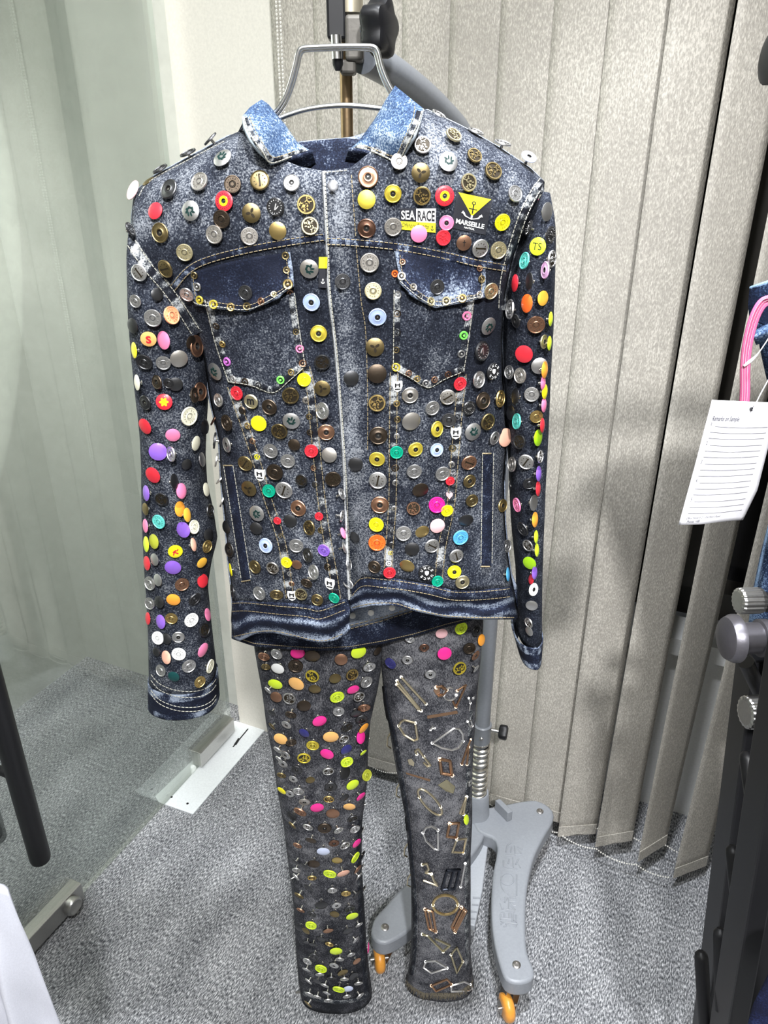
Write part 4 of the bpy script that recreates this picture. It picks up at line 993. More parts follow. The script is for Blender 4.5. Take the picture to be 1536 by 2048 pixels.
makekind('g', [(.001, .12), (.6, .1), (.84, .05), (.9, .1), (1, .03)], [0, 0, 0, 0], [boxraw(.0, .0, .5, .62, .09, .05, .13, 1)] + ringtext(10, .55, .1, 1, .3), L=.62)       # engraved bar
makekind('t', DOME, [0] * 4, leafs(), L=.62)
makekind('y', DOME, [0] * 4, [(v, f, m) for v, f, m in flower(3, .3, 1, .17, .15)], L=.62)                 # three leaf engraving
makekind('e', [(.001, .05), (.1, .03), (.13, -.06), (.24, -.06), (.25, .1), (.5, .11), (.54, .06), (.9, .06), (1, .0)], [2, 2, 2, 2, 1, 0, 0, 0], ringtext(18, .73, .07, 2, 0, .03, .05), L=.62)
makekind('S', DOME, [0] * 4, [lettershape('S', -.3, -.5, .35, .5, 0, .19, 1, .05)], L=.62)
makekind('m', [(.001, .1), (.8, .09), (.86, .14), (1, .03)], [0] * 3, [lettershape('m', -.5, -.38, .5, .42, 0, .16, 1, .03)], L=.62)
makekind('T', DOME, [0] * 4, [lettershape('TS', -.55, -.4, .55, .4, 0, .19, 1, .0)], L=.62)
makekind('w', DOME, [0] * 4, flower(6, .3, 1), L=.62)
makekind('c', DOME, [0] * 4, [boxraw(0, 0, 0, .05, .4, .1, .19, 1), boxraw(0, .12, 0, .22, .05, .1, .19, 1)], L=.62)    # cross
un = []
for k, ch in enumerate('UNCSUNCS'):
    a = math.pi / 2 + math.pi * .33 - k * math.pi * .22 - (math.pi * .12 if k > 3 else 0); v, f, m = lettershape(ch, -.13, -.16, .13, .16, 0, .18, 1, .02)
    ca, sa = math.cos(a - math.pi / 2), math.sin(a - math.pi / 2); cx, cy = .72 * math.cos(a), .72 * math.sin(a)
    un.append(([(cx + x * ca - y * sa, cy + x * sa + y * ca, z) for x, y, z in v], f, m))
un.append(flatshape_n([(-.25, .22), (0, .3), (.25, .22), (.22, -.1), (0, -.32), (-.22, -.1)], .1, .18, 1))
makekind('u', [(.001, .12), (.9, .1), (1, 0)], [0, 0], un, L=.62)
makekind('k', [(.001, .1), (.8, .08), (.86, .13), (1, .02)], [0] * 3, ringtext(16, .7, .1, 1, 0, .05, .08) + [boxraw(0, 0, .3, .35, .06, .08, .14, 1), boxraw(0, .2, -.2, .25, .05, .08, .14, 1)], L=.62)   # beaded text button
makekind('q', DOME, [0] * 4, [boxraw(-.1, .1, .6, .3, .12, .1, .19, 1), boxraw(.1, -.15, -.5, .3, .1, .1, .19, 1), boxraw(-.25, -.3, 1.2, .2, .08, .1, .18, 1), boxraw(.3, .25, 1, .18, .08, .1, .18, 1)], L=.62)   # abstract emblem
makekind('v', [(.001, .55), (.2, .5), (.3, .2), (.36, -.05), (.5, -.02), (.62, .2), (.85, .25), (1, .05)], [0, 0, 1, 1, 0, 0, 0], L=.3, seg=14)      # small rivet with nipple
makekind('x', [(.001, .3), (.8, .28), (1, .05)], [0, 0], [boxraw(0, 0, .785, .55, .12, .2, .36, 1), boxraw(0, 0, -.785, .55, .12, .2, .36, 1)], L=.3, seg=12)    # star stud
# shield stud
sh = [(-.85, .95), (.85, .95), (.9, .1), (.6, -.7), (0, -1), (-.6, -.7), (-.9, .1)]
V, F, M = flatshape_n(sh, -.2, .3, 0); Q = (list(V), list(F), list(M))
for e in (boxraw(-.38, .25, 0, .12, .35, .3, .36, 1), boxraw(.32, .25, 0, .12, .35, .3, .36, 1), boxraw(0, .35, 0, .3, .1, .3, .36, 1), boxraw(0, -.45, 0, .5, .09, .3, .36, 1)): addraw(Q, e)
me = bpy.data.meshes.new('shield'); me.from_pydata(Q[0], [], Q[1]); me.update()
for m in (CM['wh'], HOLE, STEM): me.materials.append(m)
me.polygons.foreach_set('material_index', Q[2]); KIND['h'] = me
ht = [(0, -1), (.9, .1), (.85, .7), (.45, .9), (0, .5), (-.45, .9), (-.85, .7), (-.9, .1)]
V, F, M = flatshape_n(ht, -.2, .4, 0); me = bpy.data.meshes.new('heart'); me.from_pydata(V, [], F); me.update()
for m in (CM['lp'], HOLE, STEM): me.materials.append(m)
KIND['H'] = me
ACC = {'e': 'ye', 'S': 'rd', 'm': 'bk', 'T': 'bk', 'w': 'ye', 'c': 'bk', 'u': 'wh', 'k': 'sv', 't': GREEN, 'q': 'rd', 'h': 'bk', 'y': PATINA, 'g': PATINA}
rngb = random.Random(11)
NB = {}
def button(px, py, rx, ry, kind, col, tree, parent, L, Yc, droop=0, side=False, out=1.0):
    name = 'rivet' if kind in 'vx' else 'shield_stud' if kind == 'h' else 'heart_stud' if kind == 'H' else 'donut_button' if kind in 'de' else 'button'  # open-centred kinds are donut buttons with a pin, not snaps
    h, n, d = cast(px, py, tree)
    if h is None:
        q = P(px, py, Yc); nn = tree.find_nearest(q); h, n = nn[0], nn[1]
        n = (q - h).normalized() if (q - h).length > 1e-4 else n
        if n.dot(d) > 0.2: n = (n - d * n.dot(d)).normalized()
        h = q - n * .008
        miss = True
    else: miss = False
    if n.dot(d) > 0: n = -n
    depth = (h - CAM).length * dirv(px, py).normalized().dot(Vector((0, CP, -SP)))
    r = max(rx, ry) / FPX * depth * (1.06 if not droop else 1.1)
    N = n.copy()
    if name.endswith('button'):
        N += Vector((rngb.uniform(-.13, .13), 0, rngb.uniform(-.10, .10)))
        if droop: N += Vector((rngb.uniform(-.22, .22), -.1, -droop + rngb.uniform(-.12, .12)))
    N.normalize()
    if rx < ry * .8 and not miss:
        ang = math.acos(max(.15, rx / ry)); V0 = -d; sg = 1 if (n.x - V0.x) > 0 else -1
        N = Matrix.Rotation(sg * ang, 3, 'Z') @ V0; N.z *= .4; N.normalize()
    if side: N = (n * .85 + Vector((rngb.uniform(-.35, .35), -.1, -.30))).normalized()
    if N.dot(d) > -.08 and not side and not miss: N = (N - d * (N.dot(d) + .12)).normalized()
    ln = (L if name.endswith('button') else .0012)
    if miss: c = h + n * .006
    else: c = h - d * min(.03, ln / max(.35, -N.dot(d)))
    z = N; y = Vector((0, 0, 1)); y = (y - z * y.dot(z)).normalized(); x = y.cross(z)
    if kind in 'rdotgykvx': 
        a = rngb.uniform(0, 6.28); x, y = x * math.cos(a) + y * math.sin(a), y * math.cos(a) - x * math.sin(a)
    key = kind + ('L' if (kind + 'L' in KIND and (L > .009 or side)) else '')
    o = bpy.data.objects.new(name, KIND[key]); COL.objects.link(o); o.parent = parent
    M = Matrix((x, y, z)).transposed().to_4x4(); M = Matrix.Translation(c - BASE[parent.name]) @ M @ Matrix.Diagonal((r, r, r, 1)); o.matrix_basis = M
    s = o.material_slots[0]; s.link = 'OBJECT'; s.material = CM[col]
    acc = ACC.get(kind)
    if kind == 'o' and CO[col][1] == 1: acc = PATINA
    if kind == 'o' and CO[col][1] == 0: acc = col
    if kind == 'r': acc = darker(col)
    if kind == 'S' : acc = 'rd'
    if acc:
        s = o.material_slots[1]; s.link = 'OBJECT'; s.material = CM[acc] if isinstance(acc, str) else acc
    if kind == 'e': s = o.material_slots[2]; s.link = 'OBJECT'; s.material = CM['gm']
    NB[parent.name] = NB.get(parent.name, 0) + 1
    return o
def parse(txt, ox, oy, s, tree, parent, L, Yc, droop=0):
    for it in txt.replace('\n', ';').split(';'):
        a = it.split()
        if not a: continue
        px, py = ox + float(a[0]) / s, oy + float(a[1]) / s; rr_ = a[2].split('x'); rx = float(rr_[0]) / s; ry = float(rr_[-1]) / s
        button(px, py, rx, ry, a[3], a[4], tree, parent, L, Yc, droop, side=len(a) > 5 and a[5] == 's')
bv = BVHTree.FromPolygons(JV, JF)
JA = """732 530 64 t sv;575 693 62 r sb;365 742 66 d gm;802 711 56 r bd;988 684 63 g br;1205 701 54 d sv;273 892 54 f rd;515 892 62 t sv;743 826 62 e rd;727 950 57 r bd;930 908 60 y br;1095 866 57 k bk;1305 850 60 o gd;1330 996 57 o gp;306 1043 62 d br;677 1055 58 r sb;917 1066 56 r sb;1110 1030 56 f gd;106 1018 46 k bk;475 1178 54 r gp;163 1315 54 g sv;342 1290 58 g br;288 1463 40 f bk;138 1510 42 r sv;490 1465 48 r sv;1325 1290 60 t sb;890 1452 48 r gm;1340 1518 56 d bl;1487 720 36 f gm
560 1412 28 v sv;577 1502 28 v yg;672 1532 30 v yg;790 1550 28 v gd;900 1545 28 v br;997 1512 26 v cp;1083 1462 22 v gp;1180 1395 34 v gd;1170 1298 24 v br;1163 1200 26 v br;540 1335 24 v br;1195 1455 24 v cp"""
JB = """658 415 52 o sb;857 350 52 o gp;822 522 58 t sv;990 482 48 o br;1110 582 56 o br;953 655 52 o gp;1250 727 50 r sv;507 520 50 r sb;645 593 56 y br;308 620 62 d cp;298 765 54 f yg;467 728 52 d yg;653 742 54 o gd;798 742 58 e rd;1168 912 50 r ye;298 950 56 d cd;468 940 54 r sb;633 985 50 f pk;810 915 44 d pk;790 1010 46 o rd;922 1043 40x46 c cp;1027 1078 46x54 g sv;1142 1090 46x52 r gp;1335 947 42x48 k bk;1393 1065 52 T lm;1308 1157 50 r tl;1455 843 30x54 f sv;1478 990 26x50 k bk;1440 1217 22x50 d lv;1485 1145 22x50 o sv;1245 1300 18x50 f rd;1337 1287 20x50 f gm;1322 1430 32x54 f rr;1428 1397 30x44 f oy;145 1290 48 r gm;317 1170 58 r sb;340 1350 52 r gp;750 1325 46 r gm;1095 1352 40x50 r gp;1468 715 14x45 f pk
480 1240 22 v rr;528 1165 20 v cp;522 1255 28 v sv;598 1325 24 v sb;640 1385 20 v gm;710 1418 28 v gp;808 1415 28 v gp;910 1397 28 v gd;1022 1375 24 v sv;1035 1275 24 v br;1022 1205 20 v cp"""
JC = """258 260 57 r sv;387 241 58 r oc;118 312 30x48 f gm;228 404 50 S ob;330 412 36x58 f pk;1390 366 54 d yg;520 425 44 f bd;558 452 38x70 d cp;128 480 14x50 f ye;200 560 55 r gm;330 566 47 r sv;437 538 57 f sb;1415 562 52 o gm;680 626 58 t sv;148 700 14x50 f cr;285 697 28x46 d bd;365 705 34 d bk;413 712 46 f gm;545 785 26x50 d bd;582 762 38x60 d cp;1415 740 52 y br;1290 681 44 r ye;830 773 46 r rd;928 830 48 m gp;1053 868 52 d bd;1198 790 56 o br;706 820 26x44 r sv;205 838 48 d bk;335 832 52 w rd;507 930 62 r cr;1415 893 40x56 r sv;670 935 56 d cd;762 975 54 r bd;980 980 52 f ye;1203 963 48x56 t sv;1122 1033 54 o br;1442 1040 54 d cp;203 1000 42x52 f rd;395 1060 46 f pk;615 1000 24x50 f bk;670 1095 38x54 o gm;762 1125 50 d sv;555 1115 48 f cr;293 1173 58 f pu;382 1188 22x50 r sv;1062 1167 50 r sv;1222 1125 40 f bd;1180 1235 48 r sv;1340 1168 44 r rd;1462 1195 42x50 f sb;888 1253 52 g br;257 1333 48x54 f rd;490 1258 36 f gm;597 1225 16x46 f sv;682 1225 30x46 r sv;1090 1312 56 r bd;1272 1368 42 o gm;712 1350 30x44 r sv;913 1425 54 y br;1050 1440 44 r gn;1153 1435 58 g sv;1488 1360 52 o bd;408 1375 22x50 f gm;455 1440 30x50 f pk;317 1497 46 o gm;725 1500 30x46 r sv;625 1430 16x44 f cr;210 1455 16x50 f pu
690 315 24 v bd;733 438 24 v gd;765 558 30 v od;806 679 28 v sv;887 695 26 v bd;980 718 22 v gm;1130 683 28 v gr;1203 630 24 v gd;1281 568 26 v cp;1261 470 28 v pk;1236 353 22 v br;1218 215 22 v gm;868 890 28 x bd;905 995 24 v gd;938 1100 22 x cp;970 1207 20 v ye;993 1330 40 h wh;1303 820 24 x sb;1327 932 22 v br;1330 1040 22 v bd;1355 1283 20 v cp;1368 1395 24 x gm"""
JD = """368 238 54 d bl;352 430 56 y br;365 600 58 f bd;1080 297 46x54 t sv;1040 455 40x60 k bk;1108 585 52 u bk;1018 638 32x52 r sv;897 665 42 r rd;577 738 50 d sb;818 750 48 g sb;720 820 46 r sv;365 788 52 o gd;585 905 58 f sb;1045 772 44x52 d bd;955 820 44 k bk;1155 760 44x52 r gd;825 897 44 r gm;750 955 34x48 d yg;1075 908 44x52 o br;980 972 44x54 t sv;373 996 56 d bd;1118 1012 42 d sv;1187 1008 38x56 f pe;612 1085 46 d yg;748 1088 42 d bl;490 1104 40 r gn;228 1178 44 f gm;200 628 46 f gm;365 1147 48 d yg;955 1170 48 g cp;603 1225 46 r sv;785 1240 46 r sv;958 1288 42 d br;370 1283 54 g sv;833 1287 28 r rd;643 1345 50 f bd s;973 1412 40 r br;383 1440 54 d cp;748 1440 50 r mg
498 95 24 v sv;494 215 24 v bd;492 335 26 v gm;488 447 22 v br;486 558 28 v yg;567 597 22 v cp;622 632 22 v gd;677 662 24 v sv;733 638 22 v cp;820 604 22 v cd;897 573 18 v gm;905 472 26 v sv;920 355 28 v gr;940 230 30 v pk;495 680 34 h wh;490 790 22 v gd;495 892 22 v br;877 877 22 v gm;868 980 36 h wh;490 1000 20 x sv;848 1077 24 v br;480 1203 26 v bd;843 1180 22 x sv;482 1297 22 x sv;827 1378 22 H lp;877 765 20 x sv
1215 188 20x58 r sv;1252 262 42 d bk;1383 287 54 r cp;1478 250 10x42 f lm;1435 395 20x42 d gp;1470 405 10x42 f lm;1305 475 44x54 f rd;1405 550 44x50 f sv;1210 590 26x42 r sv;1280 612 34x48 r sb;1440 575 16x50 f og;1430 660 12x44 f pk;1440 715 14x44 f ye;1355 732 46 r sv;1248 745 20x50 f gm;1435 800 12x44 f pk;1385 875 40 r gd;1220 850 24x44 f bk;1258 905 22x48 r tl;1425 930 10x44 f rd;1398 1010 22x50 f lg;1275 1035 36x46 o gm;1318 1165 48 g sv;1228 1180 22x46 r sb;1410 1130 14x40 o sv;1340 1303 40 r gm;1402 1240 12x46 f pu;1398 1335 10x46 f rd;1180 1300 22x46 f lm;1215 1320 30 f bk;1260 1440 36x44 r pk"""
JE = """445 130 30x50 f og;495 170 20x46 f oy;205 130 16x40 f br;298 217 48 r tq;205 245 12x44 f pk;465 272 40x52 f pu;540 252 30x46 r cr;210 370 12x50 f lm;263 352 26x48 f ol;412 420 46 q ye;640 305 30x40 f gm;538 372 14x44 f pe;630 385 42 r gd;215 500 16x46 f rd;268 475 22x40 f sv;595 497 38 f oy;395 530 52 f pu;650 140 20x44 o gm;600 620 32x44 f rd;290 615 22x40 f sv;237 637 28x46 r sv;458 645 46 r cp;398 750 44 f og;545 745 46 r gm;300 765 26x40 f gm;237 775 28x40 r sv;385 877 36x40 r gd;522 888 48 r wh;635 850 14x42 f pk;310 900 24x46 f pu;222 877 10x40 f rd;612 955 32x46 o gm;292 1010 34x44 r wh;432 1005 40 d sv;350 1015 28x36 f gm;602 1093 48 f pk;435 1120 46 r wh;280 1105 20x30 f gm;348 1143 24x44 f pe;650 1203 40x46 r cr;505 1202 46 r sv;312 1232 26x40 r sv;400 1275 38 f dt;580 1310 40 r gd
967 160 54 t sv;963 262 42 f gm;1028 380 50 d bl;955 525 46 r br;1075 533 40x44 o sb;1170 495 38 r ye;1240 510 34 f cp;1250 125 54 d cp;1195 210 44 f gm;1325 258 34x50 o br;1237 380 48 r sv;1315 445 30x48 r gm;1425 413 42 r pu;1355 560 30x50 r sv;1308 635 40 r bd s;1270 712 42 o gp;1380 750 40 d br;985 705 48 r sv;1103 715 44 r br s;1495 738 38 r gn;728 65 28x42 r sv;760 252 24x42 f gm;780 408 26x48 d gm;788 545 36x42 f ye;800 690 40x46 d gm
1108 210 26 r rd;1392 180 28 r rd;1132 310 18 v br;1160 400 22 v gm;1470 640 38 h wh;1452 525 26 v bd;1205 640 20 x cp;1193 572 20 v sv;1210 720 34 h wh;1405 275 22 v br"""
JFt = """813 133 38 r ye;598 118 34x42 o cp;752 230 46 f lp;360 222 46 r ye;365 338 52 r rr;535 278 48 r sv;655 268 44 f gd s;590 378 44 f gm;718 358 46 g sv;900 305 48 r sk;873 422 44 g sv;348 492 40 d bd;445 530 38 r rd;557 487 46 f gd s;682 530 50 u bk;752 585 36 r gn;860 525 42 d ye;912 590 44 d gp;935 195 44 f gm s;1205 540 36x42 f sk;222 302 36 f gm
475 118 20 x sv;462 255 20 v gm;458 350 22 x gm;450 403 16 v yg;440 470 20 v wh;752 470 20 v sv;778 320 16 v sv
1297 250 46 r gm;1330 355 34x38 o sv;1340 468 34x42 f lg;1378 190 14x46 f og;1370 82 20x48 f sv;1385 300 8x40 f lm;1390 385 8x40 f lm;1375 530 12x40 f pu;1367 637 24x40 d wh;1350 572 14x30 f rd;1355 740 30x36 f sv;1335 850 28x34 o sv;1338 905 30 f sv;1170 100 24x40 d gd;1195 360 24x40 r sv"""
for t_, ox, oy, s in ((JA, 230, 160, 3.413), (JB, 640, 160, 3.2), (JC, 230, 560, 3.413), (JD, 640, 560, 3.2), (JE, 230, 980, 3.413), (JFt, 640, 980, 3.2)):
    parse(t_, ox, oy, s, bv, jacket, .0055, Y0)
# studs standing up along the shoulder tops, and the tacks in the placket gap: base -> tip
def standing(ox, oy, s, rows, parent, Yc, L=None):
    for bx, by, tx, ty, rr_, kind, col in rows:
        b = P(ox + bx / s, oy + by / s, Yc); t = P(ox + tx / s, oy + ty / s, Yc - (.006 if col in ('lp', 'bw') else .0015)); N = (t - b).normalized()
        r = rr_ / s / FPX * (t - CAM).length * .97
        z = N; x = z.orthogonal().normalized(); y = z.cross(x); Ls = (t - b).length
        key = kind + 'L' if kind + 'L' in KIND else kind
        o = bpy.data.objects.new('button', KIND[key]); COL.objects.link(o); o.parent = parent
        o.matrix_basis = Matrix.Translation(t - BASE[parent.name]) @ Matrix((x, y, z)).transposed().to_4x4() @ Matrix.Diagonal((r, r, r, 1))
        sl_ = o.material_slots[0]; sl_.link = 'OBJECT'; sl_.material = CM[col]
standing(230, 160, 3.413, [(690, 445, 650, 402, 52, 'r', 'gm'), (518, 540, 497, 497, 54, 'r', 'gm'), (328, 640, 307, 607, 52, 'r', 'gm'), (250, 720, 228, 688, 45, 'f', 'br'), (175, 782, 118, 750, 62, 'f', 'lp')], jacket, Y0 - .006)
standing(640, 160, 3.2, [(745, 255, 763, 222, 48, 'r', 'sv'), (980, 375, 998, 328, 50, 'r', 'sv'), (1155, 450, 1170, 402, 52, 'r', 'sv'), (1310, 545, 1338, 490, 48, 'd', 'bw')], jacket, Y0 - .006)
standing(640, 980, 3.2, [(100, 42, 140, 25, 40, 'r', 'sv'), (105, 160, 140, 165, 40, 'r', 'sv'), (105, 290, 150, 275, 38, 'f', 'pk'), (105, 380, 160, 365, 42, 'f', 'sv'), (150, 480, 185, 475, 42, 'r', 'sv'), (145, 635, 180, 600, 42, 'r', 'sv')], jacket, Y0 - .076)
# white studs on the pale inside of the back
for x, y in ((705, 1232), (742, 1226), (784, 1216)):
    c = P(x, y, yback(x, y, 0, 0) - .004); o = bpy.data.objects.new('button', KIND['f']); COL.objects.link(o); o.parent = jacket
    o.matrix_basis = Matrix.Translation(c - BASE[jacket.name]) @ Matrix.Rotation(R(80), 4, 'X') @ Matrix.Diagonal((.0046, .0046, .006, 1)); o.material_slots[0].link = 'OBJECT'; o.material_slots[0].material = CM['wh']
# ---- jeans
PG = """375 350 58 r sv;590 340 66 f mg;740 370 72 f bd;245 375 56 r cp s;385 500 62 f wh;570 470 70 r bd;740 575 66 o yg;975 600 56 f br;1150 560 60 o gd;1035 405 60 f cp;1215 330 72 f lm;1325 480 60 r sv;1295 635 62 r sv;360 660 68 f lm;575 655 76 f ob;765 710 56 f br;1160 715 58 f hp;995 790 68 r lm;1220 785 56 o sv;370 790 56 f cp;505 805 64 o sv;655 880 64 f bd;1010 935 54 r sv;1270 900 60 r cp s;520 970 54 r bd s;475 1075 50 d sv;815 1038 66 f hp;1100 1100 60 o gm;655 1160 52 f nv;930 1200 72 f ob;415 1220 66 f ob;745 1285 60 r yg;525 1255 50 r bd s;1065 1220 50 o sv;1240 1200 34x60 f hp;1350 1215 30x56 f lp;890 1375 64 f hp;1090 1330 56 f nv;655 1415 62 o yg;465 1385 50 d sv;1095 1455 60 r lm;440 1475 46 d sv;580 1535 54 d gm;905 1550 54 o sv;1080 1560 40x60 f gm;545 1630 44 d sv;720 1640 42 f br;425 1590 44 r br s;1155 1690 62 f lm;930 1710 58 d gm;425 1750 46 f ye;600 1755 54 r sv;510 1780 44 d sv;910 1835 50 o gd;1075 1820 44 f gm;1240 1810 50 f hp;660 1865 54 d sb;790 1925 62 f hp;1120 1915 56 f ob;950 1985 62 f cp;615 1965 64 r cp s;520 2000 46 d gm;1245 1020 56 d gm;1270 1110 56 f og;1190 960 50 f gm s;265 480 44 r br s;285 720 40 r sv s;325 950 40 f gm s;325 1090 40 f br s;385 1330 44 r sv s;400 1425 40 r sv s;1265 1360 36 f lm s;1300 1590 40x54 r ol;1290 1900 30x70 r sv"""
PH = """650 165 46 o sv;810 175 60 d bd;945 195 44 r sv s;1100 185 46 r sv;1080 85 46 o gm;680 295 48 f bd;900 320 46 d cd;1005 340 46 o sv;1120 320 46 f hp;797 400 56 f bw;930 485 46 f gd;1105 455 52 r lm;705 520 54 f bd;615 540 40 f gm s;860 612 58 r lm;990 610 56 f pe s;1130 570 42 f cp;690 650 40 o gd s;655 745 42 f gm s;885 770 42 r sv;1015 800 42 r gd;1120 810 40 f gm;565 820 46 r br s;780 915 54 f bk;925 915 42 d sv;1050 945 46 r gm;905 1000 42 f br;1075 1020 54 f lm;690 1000 38 r gm;680 1105 50 r lm;845 1160 44 f cp s;565 1130 40 f gm;630 1160 38 f br;1035 1160 44 f gm;775 1240 42 f gm;855 1285 38 o gd s;920 1355 54 f lm;710 1400 42 r gm;955 1430 38 r sv s;1120 1450 38 f cp;645 1450 42 r sv;775 1520 54 r lm;900 1490 42 d sv;635 1530 38 f sv s;985 1560 46 f br;765 1575 38 r sv s;875 1610 38 r gm s;1000 1620 38 r sv s;1090 1595 42 f gm;655 1640 36 r sv s;810 1680 38 r sv s;735 1640 42 f gm;1135 1660 38 r sv s;945 1718 54 r lm;1035 1715 44 f bw;660 1760 38 r sv s;740 1790 38 r sv s;830 1755 36 f sv s;1025 1785 36 r sv s;1150 1780 38 r sv s;845 1825 38 r sv s;650 1860 42 f br s;525 1770 20x50 r sv;580 960 38 r cp s;550 340 40 r cp s;500 60 44 d gm;500 145 40 r br s;530 500 40 f gm s;540 575 38 r sv s;535 640 38 r sv s;1180 200 36 r sv s;1185 430 40 r gm s;1180 555 36 r sv s;1140 635 36 r sv s;1195 760 36 r sv s;1140 1100 36 r sv s;1110 1245 36 f sv s;1065 1385 36 r sv s;1240 1320 34x44 f hp;645 1270 34 f gm s;700 1290 36 f bk s;490 660 36 f gm s"""
PI = """785 140 56 f lp;985 85 64 r lm;460 195 46 r sv;607 285 46 d cd;815 345 66 f hp;1070 290 58 r bd;1135 365 50 d cp;435 410 52 d sv;260 445 58 o nv;670 558 52 d sv;970 495 66 o yg;130 320 44 f bd;1150 110 36x50 d bk;1195 205 28x54 f og;1140 500 40 f sv s;1110 800 20 v sv;1080 1670 34 d sv"""
parse(PG, 480, 1240, 5.12, JBV, jeans, .011, YJ, .12)
parse(PH, 480, 1620, 4.787, JBV, jeans, .011, YJ, .15)
parse(PI, 730, 1240, 5.12, JBV, jeans, .009, YJ, .1)
parse("1040 2045 16x46 f lm", 730, 1240, 5.12, JBV, jeans, .006, YJ)
print('BUTTONS', NB)
# ================================================================== rack at the right edge
rack = root('clothes_rack', Vector((.56, .72, 0)), 'black metal clothes rack with pegs and pipe rails along the right edge', 'clothes rack')
def flatbar(a, b, w1, w2, name, mat=BLACKMT):
    a = Vector(a); b = Vector(b); t = (b - a).normalized(); u = Vector((0, 1, 0)); u = (u - t * u.dot(t)).normalized(); v = t.cross(u)
    M = Matrix((v, u, t)).transposed(); return bevel(MB().box((a + b) / 2, w1, w2, (b - a).length, M).build(name, mat, rack), .003)
def extend(a, b, z):  # point on line a-b at height z
    t = (z - a.z) / (b.z - a.z); return a + (b - a) * t
a, b = P(1485, 1480, .80), P(1418, 1990, .80); flatbar(extend(a, b, 0), extend(a, b, 1.02), .022, .05, 'upright')
a2, b2 = P(1548, 1497, .64), P(1458, 2035, .64); flatbar(extend(a2, b2, 0), extend(a2, b2, 1.15), .026, .05, 'upright')
f0, f1 = extend(a, b, .02), extend(a2, b2, .02); MB().tube([f0 + Vector((0, .12, 0)), f1 + Vector((0, -.1, 0))], .018, 12).build('base_rail', BLACKMT, rack, smooth=True)
for (x0, y0), (x1, y1), Yp in (((1493, 1502), (1512, 1640), .74), ((1465, 1690), (1480, 1840), .72), ((1440, 1856), (1444, 2020), .70), ((1402, 1902), (1412, 2080), .72)):
    p, q = P(x0, y0, Yp), P(x1, y1, Yp - .05); d = (q - p).normalized()
    MB().tube([p, p + d * .004, p + d * .01, q], [.004, .0085, .0098, .0098], 14).build('peg', BLACKMT, rack, smooth=True)
GREYM = plain('grey_pipe_metal', (.13, .125, .14), .36, .6, bump=.2, bscale=150)
c = P(1447, 1277, .72)
MB().lathe(c, (1, .05, -.02), [(.012, 0), (.024, .003), (.0275, .010), (.0275, .015), (.018, .017), (.018, .040), (.0215, .041), (.0215, .050), (.018, .051), (.018, .26)], 32).build('rail_end', GREYM, rack, smooth=True)
def ribbed(c, ax, r, h, name):
    ax = Vector(ax).normalized(); u = ax.orthogonal().normalized(); v = ax.cross(u); m = MB(); k = 0; seg = 72
    for hh, rr in ((0, .75), (.05, .95), (.15, 1), (.85, 1), (1, .95)):
        for j in range(seg):
            a = 2 * math.pi * j / seg; q = r * rr * (1 - (.06 if (j // 2) % 2 else 0)); m.v.append(Vector(c) + ax * h * hh + (u * math.cos(a) + v * math.sin(a)) * q)
    for i in range(4):
        for j in range(seg):
            j2 = (j + 1) % seg; m.f.append((i * seg + j, i * seg + j2, (i + 1) * seg + j2, (i + 1) * seg + j))
    m.f.append(tuple(reversed(range(seg)))); m.f.append(tuple(4 * seg + j for j in range(seg)))
    return m.build(name, STEEL, rack, smooth=False)
ribbed(P(1489, 1425, .70), (1, .08, -.02), .0195, .024, 'ribbed_knob')
ribbed(P(1474, 1202, .78), (1, .08, -.02), .016, .03, 'ribbed_knob')
MB().tube([P(1525, 1425, .70), P(1640, 1425, .70)], .016, 16).build('rail', BLACKMT, rack, smooth=True)
MB().tube([P(1575, 560, .745), (.78, .745, P(1575, 560, .745).z), (.78, .60, P(1575, 560, .745).z)], .008, 10).build('rail', BLACKMT, rack, smooth=True)
MB().tube([P(1500, 1204, .78), P(1640, 1204, .78)], .012, 16).build('rail', BLACKMT, rack, smooth=True)
MB().lathe(P(1530, 115, .60), (1, 0, 0), [(.009, 0), (.0165, .003), (.0165, .03), (.0165, .53)], 20).build('rail_end', BLACKMT, rack, smooth=True)
zt_ = P(1530, 115, .60).z; MB().tube([(.78, .60, 0), (.78, .60, zt_ + .03)], .014, 12).build('upright', BLACKMT, rack, smooth=True)
# short peg from the pipe
MB().tube([P(1492, 1325, .73), P(1530, 1405, .73)], .009, 12).build('peg', BLACKMT, rack, smooth=True)

# ---- garments on the rack; the navy ones widened out of view to shade the slats
def sheet(name, T, B, L, Rr, Yfun, mat, parent=None, nu=16, nv=24, wear_lightf=None, thick=.003):
    v, f, px = coons(T, B, L, Rr, nu, nv, Yfun)
    return mk(name, v, f, mat, parent, True, [wear_lightf(*p) if wear_lightf else 0 for p in px], thick)
g1 = root('navy_jeans', P(1560, 1300, .845), 'navy blue jeans with pale side seam on the rack behind the pipe end', 'jeans')
sheet('trouser_leg', [(1538, 1040), (1580, 1030), (2000, 1010)], [(1512, 1420), (1580, 1440), (2000, 1440)], [(1538, 1040), (1520, 1110), (1506, 1180), (1497, 1245), (1500, 1300), (1512, 1420)], [(2000, 1010), (2000, 1440)], lambda x, y, u, v: .845 - .03 * math.sin(math.pi * min(1, u * 1.6)) ** .6 + .01 * math.sin(v * 7), D_RACK, g1, wear_lightf=lambda x, y, u, v: .28 * math.exp(-(u / .05) ** 2) + .0)  # unseen width beyond the frame added to shade the blind slats
